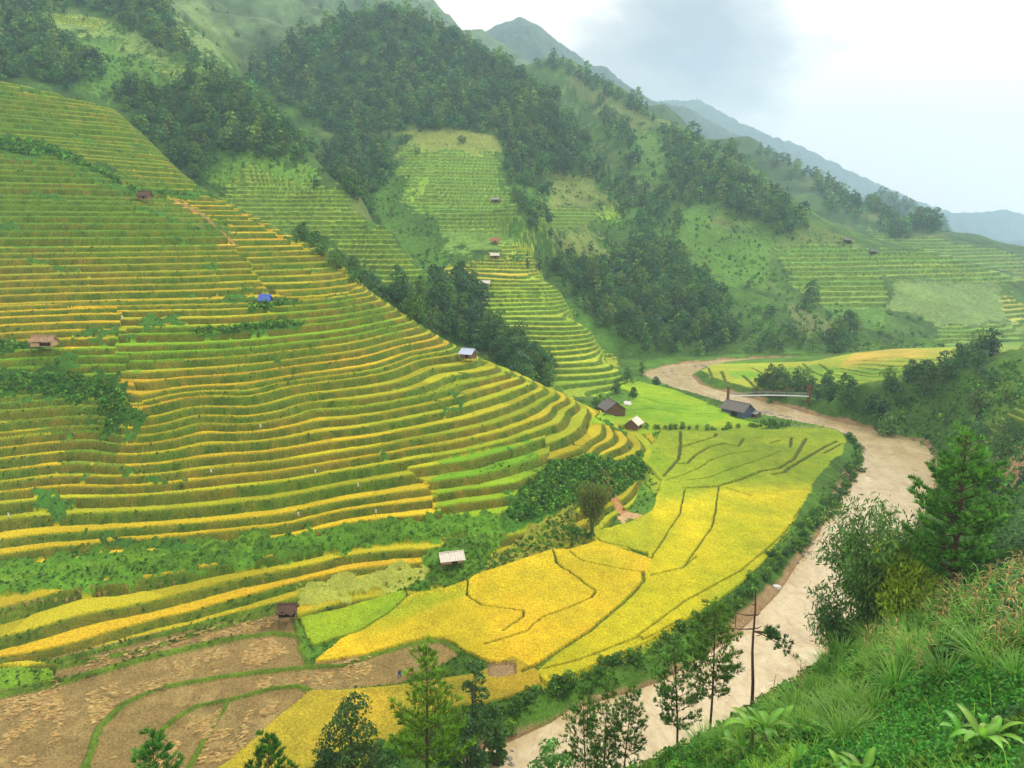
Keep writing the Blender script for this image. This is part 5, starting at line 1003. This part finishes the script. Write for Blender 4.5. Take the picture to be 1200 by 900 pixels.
Vb=[(0,0,.92),(0,.16,1.12),(0,.38,1.28),(0,.47,1.33),(0,.58,1.36),(0,.66,1.35), (.16,.36,1.24),(.24,.42,1.0),(.20,.55,.80),(.19,.60,.72), (-.16,.36,1.24),(-.25,.45,1.0),(-.18,.58,.78),(-.17,.63,.70), (.10,-.02,.88),(.13,.06,.48),(.14,-.02,.09),(.14,.14,.03), (-.10,-.02,.88),(-.13,.02,.48),(-.14,-.08,.09),(-.14,.08,.03)]
Eb=[(0,1),(1,2),(2,3),(3,4),(4,5),(2,6),(6,7),(7,8),(8,9),(2,10),(10,11),(11,12),(12,13),(0,14),(14,15),(15,16),(16,17),(0,18),(18,19),(19,20),(20,21)]
Rb=[.15,.15,.16,.06,.10,.08,.065,.05,.04,.035,.065,.05,.04,.035,.09,.065,.045,.04,.09,.065,.045,.04]
for sx,wi in((1,9),(-1,13)):
    w0=np.array(Vb[wi])
    for f,(dx,L_) in enumerate(((-.03,.075),(-.01,.085),(.01,.08),(.03,.065),(-.045*sx,.05))):
        k=len(Vb); Vb+= [tuple(w0+[dx,.02,-.03]),tuple(w0+[dx*1.2,.03+L_*.4,-.03-L_*.6])]; Eb+=[(wi,k),(k,k+1)]; Rb+=[.010,.008]
skin('body',Vb,Eb,Rb,M_skin,H_)
skin('jacket',[(0,0,.93),(0,.16,1.12),(0,.38,1.28),(.16,.36,1.24),(.24,.42,1.0),(.205,.53,.83),(-.16,.36,1.24),(-.25,.45,1.0),(-.19,.56,.82)],[(0,1),(1,2),(2,3),(3,4),(4,5),(2,6),(6,7),(7,8)],[.185,.18,.19,.085,.07,.06,.085,.07,.06],M_cloth,H_)
skin('trousers',[(0,0,.92),(.10,-.02,.86),(.13,.06,.48),(.14,-.02,.16),(-.10,-.02,.86),(-.13,.02,.48),(-.14,-.08,.16)],[(0,1),(1,2),(2,3),(0,4),(4,5),(5,6)],[.175,.115,.09,.075,.115,.09,.075],M_trou,H_)
a=np.linspace(0,6.283,15)[:-1]; V=np.concatenate([[(0,.58,1.58)]]+[np.stack([q*np.cos(a),.58+q*np.sin(a),np.full(14,z_)],-1) for q,z_ in((.11,1.53),(.14,1.46),(.27,1.38),(.26,1.365))]); Q=[(0,0,1+i,1+(i+1)%14) for i in range(14)]+[(1+k*14+i,1+(k+1)*14+i,1+(k+1)*14+(i+1)%14,1+k*14+(i+1)%14) for k in range(3) for i in range(14)]
Q=[q for q in Q if q[0]!=q[1]]; part('hat',(V,np.array(Q),np.zeros((len(V),3))),M_hat,H_)
bp_=gp(481,790); o=link(bpy.data.objects.new('straw_sheaf',sheaf(9,60,.9))); o.location=bp_; o.scale=(1.4,1.4,1.); tag(o,'thick pale sheaf of cut rice right of the bending person','sheaf')
# ------------------------------------------------------------------ water
m,nt=nodes('muddy_water'); L_=nt.links.new
g=N(nt,'ShaderNodeNewGeometry'); mp=N(nt,'ShaderNodeMapping'); mp.inputs['Rotation'].default_value=(0,0,R(32)); mp.inputs['Scale'].default_value=(1.25,.65,1); L_(g.outputs['Position'],mp.inputs['Vector'])
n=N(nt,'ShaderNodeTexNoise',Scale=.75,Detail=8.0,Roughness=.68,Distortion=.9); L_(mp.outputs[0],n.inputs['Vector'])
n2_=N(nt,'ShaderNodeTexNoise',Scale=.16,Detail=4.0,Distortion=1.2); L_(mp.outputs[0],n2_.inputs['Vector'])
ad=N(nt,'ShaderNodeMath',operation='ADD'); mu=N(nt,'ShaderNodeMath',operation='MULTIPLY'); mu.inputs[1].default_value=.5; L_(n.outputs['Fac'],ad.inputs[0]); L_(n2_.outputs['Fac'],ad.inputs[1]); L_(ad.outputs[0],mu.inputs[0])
cr=N(nt,'ShaderNodeValToRGB'); e=cr.color_ramp.elements; e[0].position=.36;e[0].color=(.42,.29,.13,1);e[1].position=.70;e[1].color=(.82,.71,.50,1); x_=e.new(.50); x_.color=(.55,.42,.22,1); x2=e.new(.58); x2.color=(.60,.475,.27,1); L_(mu.outputs[0],cr.inputs['Fac'])  # mud tones, with the light and dark of ripples put into the colour
b=N(nt,'ShaderNodeBsdfPrincipled'); b.inputs['Roughness'].default_value=.06; b.inputs['Specular IOR Level'].default_value=1.0; b.inputs['IOR'].default_value=1.65; L_(cr.outputs['Color'],b.inputs['Base Color'])
bp=N(nt,'ShaderNodeBump',Strength=.5,Distance=.45); L_(n.outputs['Fac'],bp.inputs['Height']); L_(bp.outputs[0],b.inputs['Normal'])
o_=N(nt,'ShaderNodeOutputMaterial'); L_(b.outputs[0],o_.inputs['Surface']); M_water=m
me=npmesh('river',[(-60,40,0),(330,40,0),(330,470,0),(-60,470,0)],[(0,1,2,3)],M_water)
# water sheet follows the river's own course, its edges buried in the banks
gx,gy=np.meshgrid(np.arange(-60,340,2.),np.arange(60,470,2.)); sd_=river_sd(gx,gy,8); keep=sd_<3.2
idq=np.arange(gx.size).reshape(gx.shape); kq=keep[:-1,:-1]&keep[1:,:-1]&keep[:-1,1:]&keep[1:,1:]
q=np.stack([idq[:-1,:-1],idq[:-1,1:],idq[1:,1:],idq[1:,:-1]],-1)[kq]; u,inv=np.unique(q,return_inverse=True)
V=np.stack([gx.ravel()[u],gy.ravel()[u],np.zeros(len(u))],-1)
bpy.data.meshes.remove(me)
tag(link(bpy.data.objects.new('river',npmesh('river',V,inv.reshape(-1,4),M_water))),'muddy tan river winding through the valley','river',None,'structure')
# ------------------------------------------------------------------ haze
HAZE=.00024
V=np.array([(x,y,z) for z in (-3,735) for x,y in ((-4200,-120),(4600,-120),(4600,5200),(-4200,5200))],float)
hz=link(bpy.data.objects.new('haze',npmesh('haze',V,[(3,2,1,0),(4,5,6,7),(0,1,5,4),(1,2,6,5),(2,3,7,6),(3,0,4,7)],None,None,False)))
m,nt=nodes('valley_haze'); pv=N(nt,'ShaderNodeVolumePrincipled'); pv.inputs['Color'].default_value=(.55,.78,1,1); pv.inputs['Density'].default_value=HAZE; pv.inputs['Anisotropy'].default_value=.25
o_=N(nt,'ShaderNodeOutputMaterial'); nt.links.new(pv.outputs[0],o_.inputs['Volume']); hz.data.materials.append(m); m.cycles.homogeneous_volume=True if hasattr(m.cycles,'homogeneous_volume') else None
tag(hz,'pale blue haze hanging in the valley air','haze',None,'stuff')
# ------------------------------------------------------------------ sky, sun, camera
SUN_EL,SUN_AZ=R(50),R(60)     # azimuth measured from straight ahead towards the right
w=bpy.data.worlds.new('World'); SC.world=w; w.use_nodes=True; nt=w.node_tree; nt.nodes.clear(); L_=nt.links.new
sky=N(nt,'ShaderNodeTexSky',sky_type='NISHITA',sun_disc=False); sky.sun_elevation=SUN_EL; sky.sun_rotation=SUN_AZ; sky.air_density=1.2; sky.dust_density=2.5
b1=N(nt,'ShaderNodeBackground',Strength=.10); L_(sky.outputs[0],b1.inputs['Color'])
tc=N(nt,'ShaderNodeTexCoord'); mp=N(nt,'ShaderNodeMapping'); mp.inputs['Scale'].default_value=(1.6,1.6,3.2); mp.inputs['Location'].default_value=(.35,.2,.1); L_(tc.outputs['Generated'],mp.inputs['Vector'])
n=N(nt,'ShaderNodeTexNoise',Scale=2.4,Detail=8.0,Roughness=.58,Distortion=.25); L_(mp.outputs[0],n.inputs['Vector'])
# a heavier grey-blue cloud bank stands over the middle ridge
gd=ray(800,40); gd=gd/np.linalg.norm(gd)
vm=N(nt,'ShaderNodeVectorMath',operation='DISTANCE'); vm.inputs[1].default_value=tuple(gd); L_(tc.outputs['Generated'],vm.inputs[0])
mr=N(nt,'ShaderNodeMapRange',interpolation_type='SMOOTHSTEP'); mr.inputs['From Min'].default_value=.02; mr.inputs['From Max'].default_value=.22; mr.inputs['To Min'].default_value=.30; mr.inputs['To Max'].default_value=-.12; L_(vm.outputs['Value'],mr.inputs['Value'])
sb=N(nt,'ShaderNodeMath',operation='SUBTRACT'); L_(n.outputs['Fac'],sb.inputs[0]); L_(mr.outputs[0],sb.inputs[1])
cr=N(nt,'ShaderNodeValToRGB'); e=cr.color_ramp.elements; e[0].position=.14;e[0].color=(.34,.38,.41,1);e[1].position=.50;e[1].color=(1,.93,.83,1); x_=e.new(.34); x_.color=(.57,.57,.555,1)
L_(sb.outputs[0],cr.inputs['Fac'])
b2=N(nt,'ShaderNodeBackground',Strength=1.0); L_(cr.outputs['Color'],b2.inputs['Color'])
ms=N(nt,'ShaderNodeMixShader'); ms.inputs[0].default_value=.96; L_(b1.outputs[0],ms.inputs[1]); L_(b2.outputs[0],ms.inputs[2])
o_=N(nt,'ShaderNodeOutputWorld'); L_(ms.outputs[0],o_.inputs['Surface'])
sl=bpy.data.lights.new('sun','SUN'); sl.energy=1.5; sl.angle=R(12); sl.color=(1,.93,.80); so=link(bpy.data.objects.new('sun',sl))
from mathutils import Vector
sd3=Vector((math.sin(SUN_AZ)*math.cos(SUN_EL),math.cos(SUN_AZ)*math.cos(SUN_EL),math.sin(SUN_EL))); so.rotation_euler=sd3.to_track_quat('Z','Y').to_euler(); so.location=(200,100,400)
cd=bpy.data.cameras.new('camera'); cam=link(bpy.data.objects.new('camera',cd)); cd.sensor_width=36; cd.lens=F/1200*36; cd.clip_start=.5; cd.clip_end=12000
cam.location=(0,0,ZC); cam.rotation_euler=(R(90)-PITCH,0,0); SC.camera=cam
SC.view_settings.view_transform='Standard'; SC.view_settings.look='None'; SC.view_settings.exposure=.66; SC.view_settings.gamma=1; SC.view_settings.use_curve_mapping=False
cy=SC.cycles; cy.max_bounces=5; cy.diffuse_bounces=2; cy.glossy_bounces=2; cy.transmission_bounces=3; cy.volume_bounces=1; cy.transparent_max_bounces=6; cy.use_denoising=True; cy.use_adaptive_sampling=True; cy.adaptive_threshold=.02
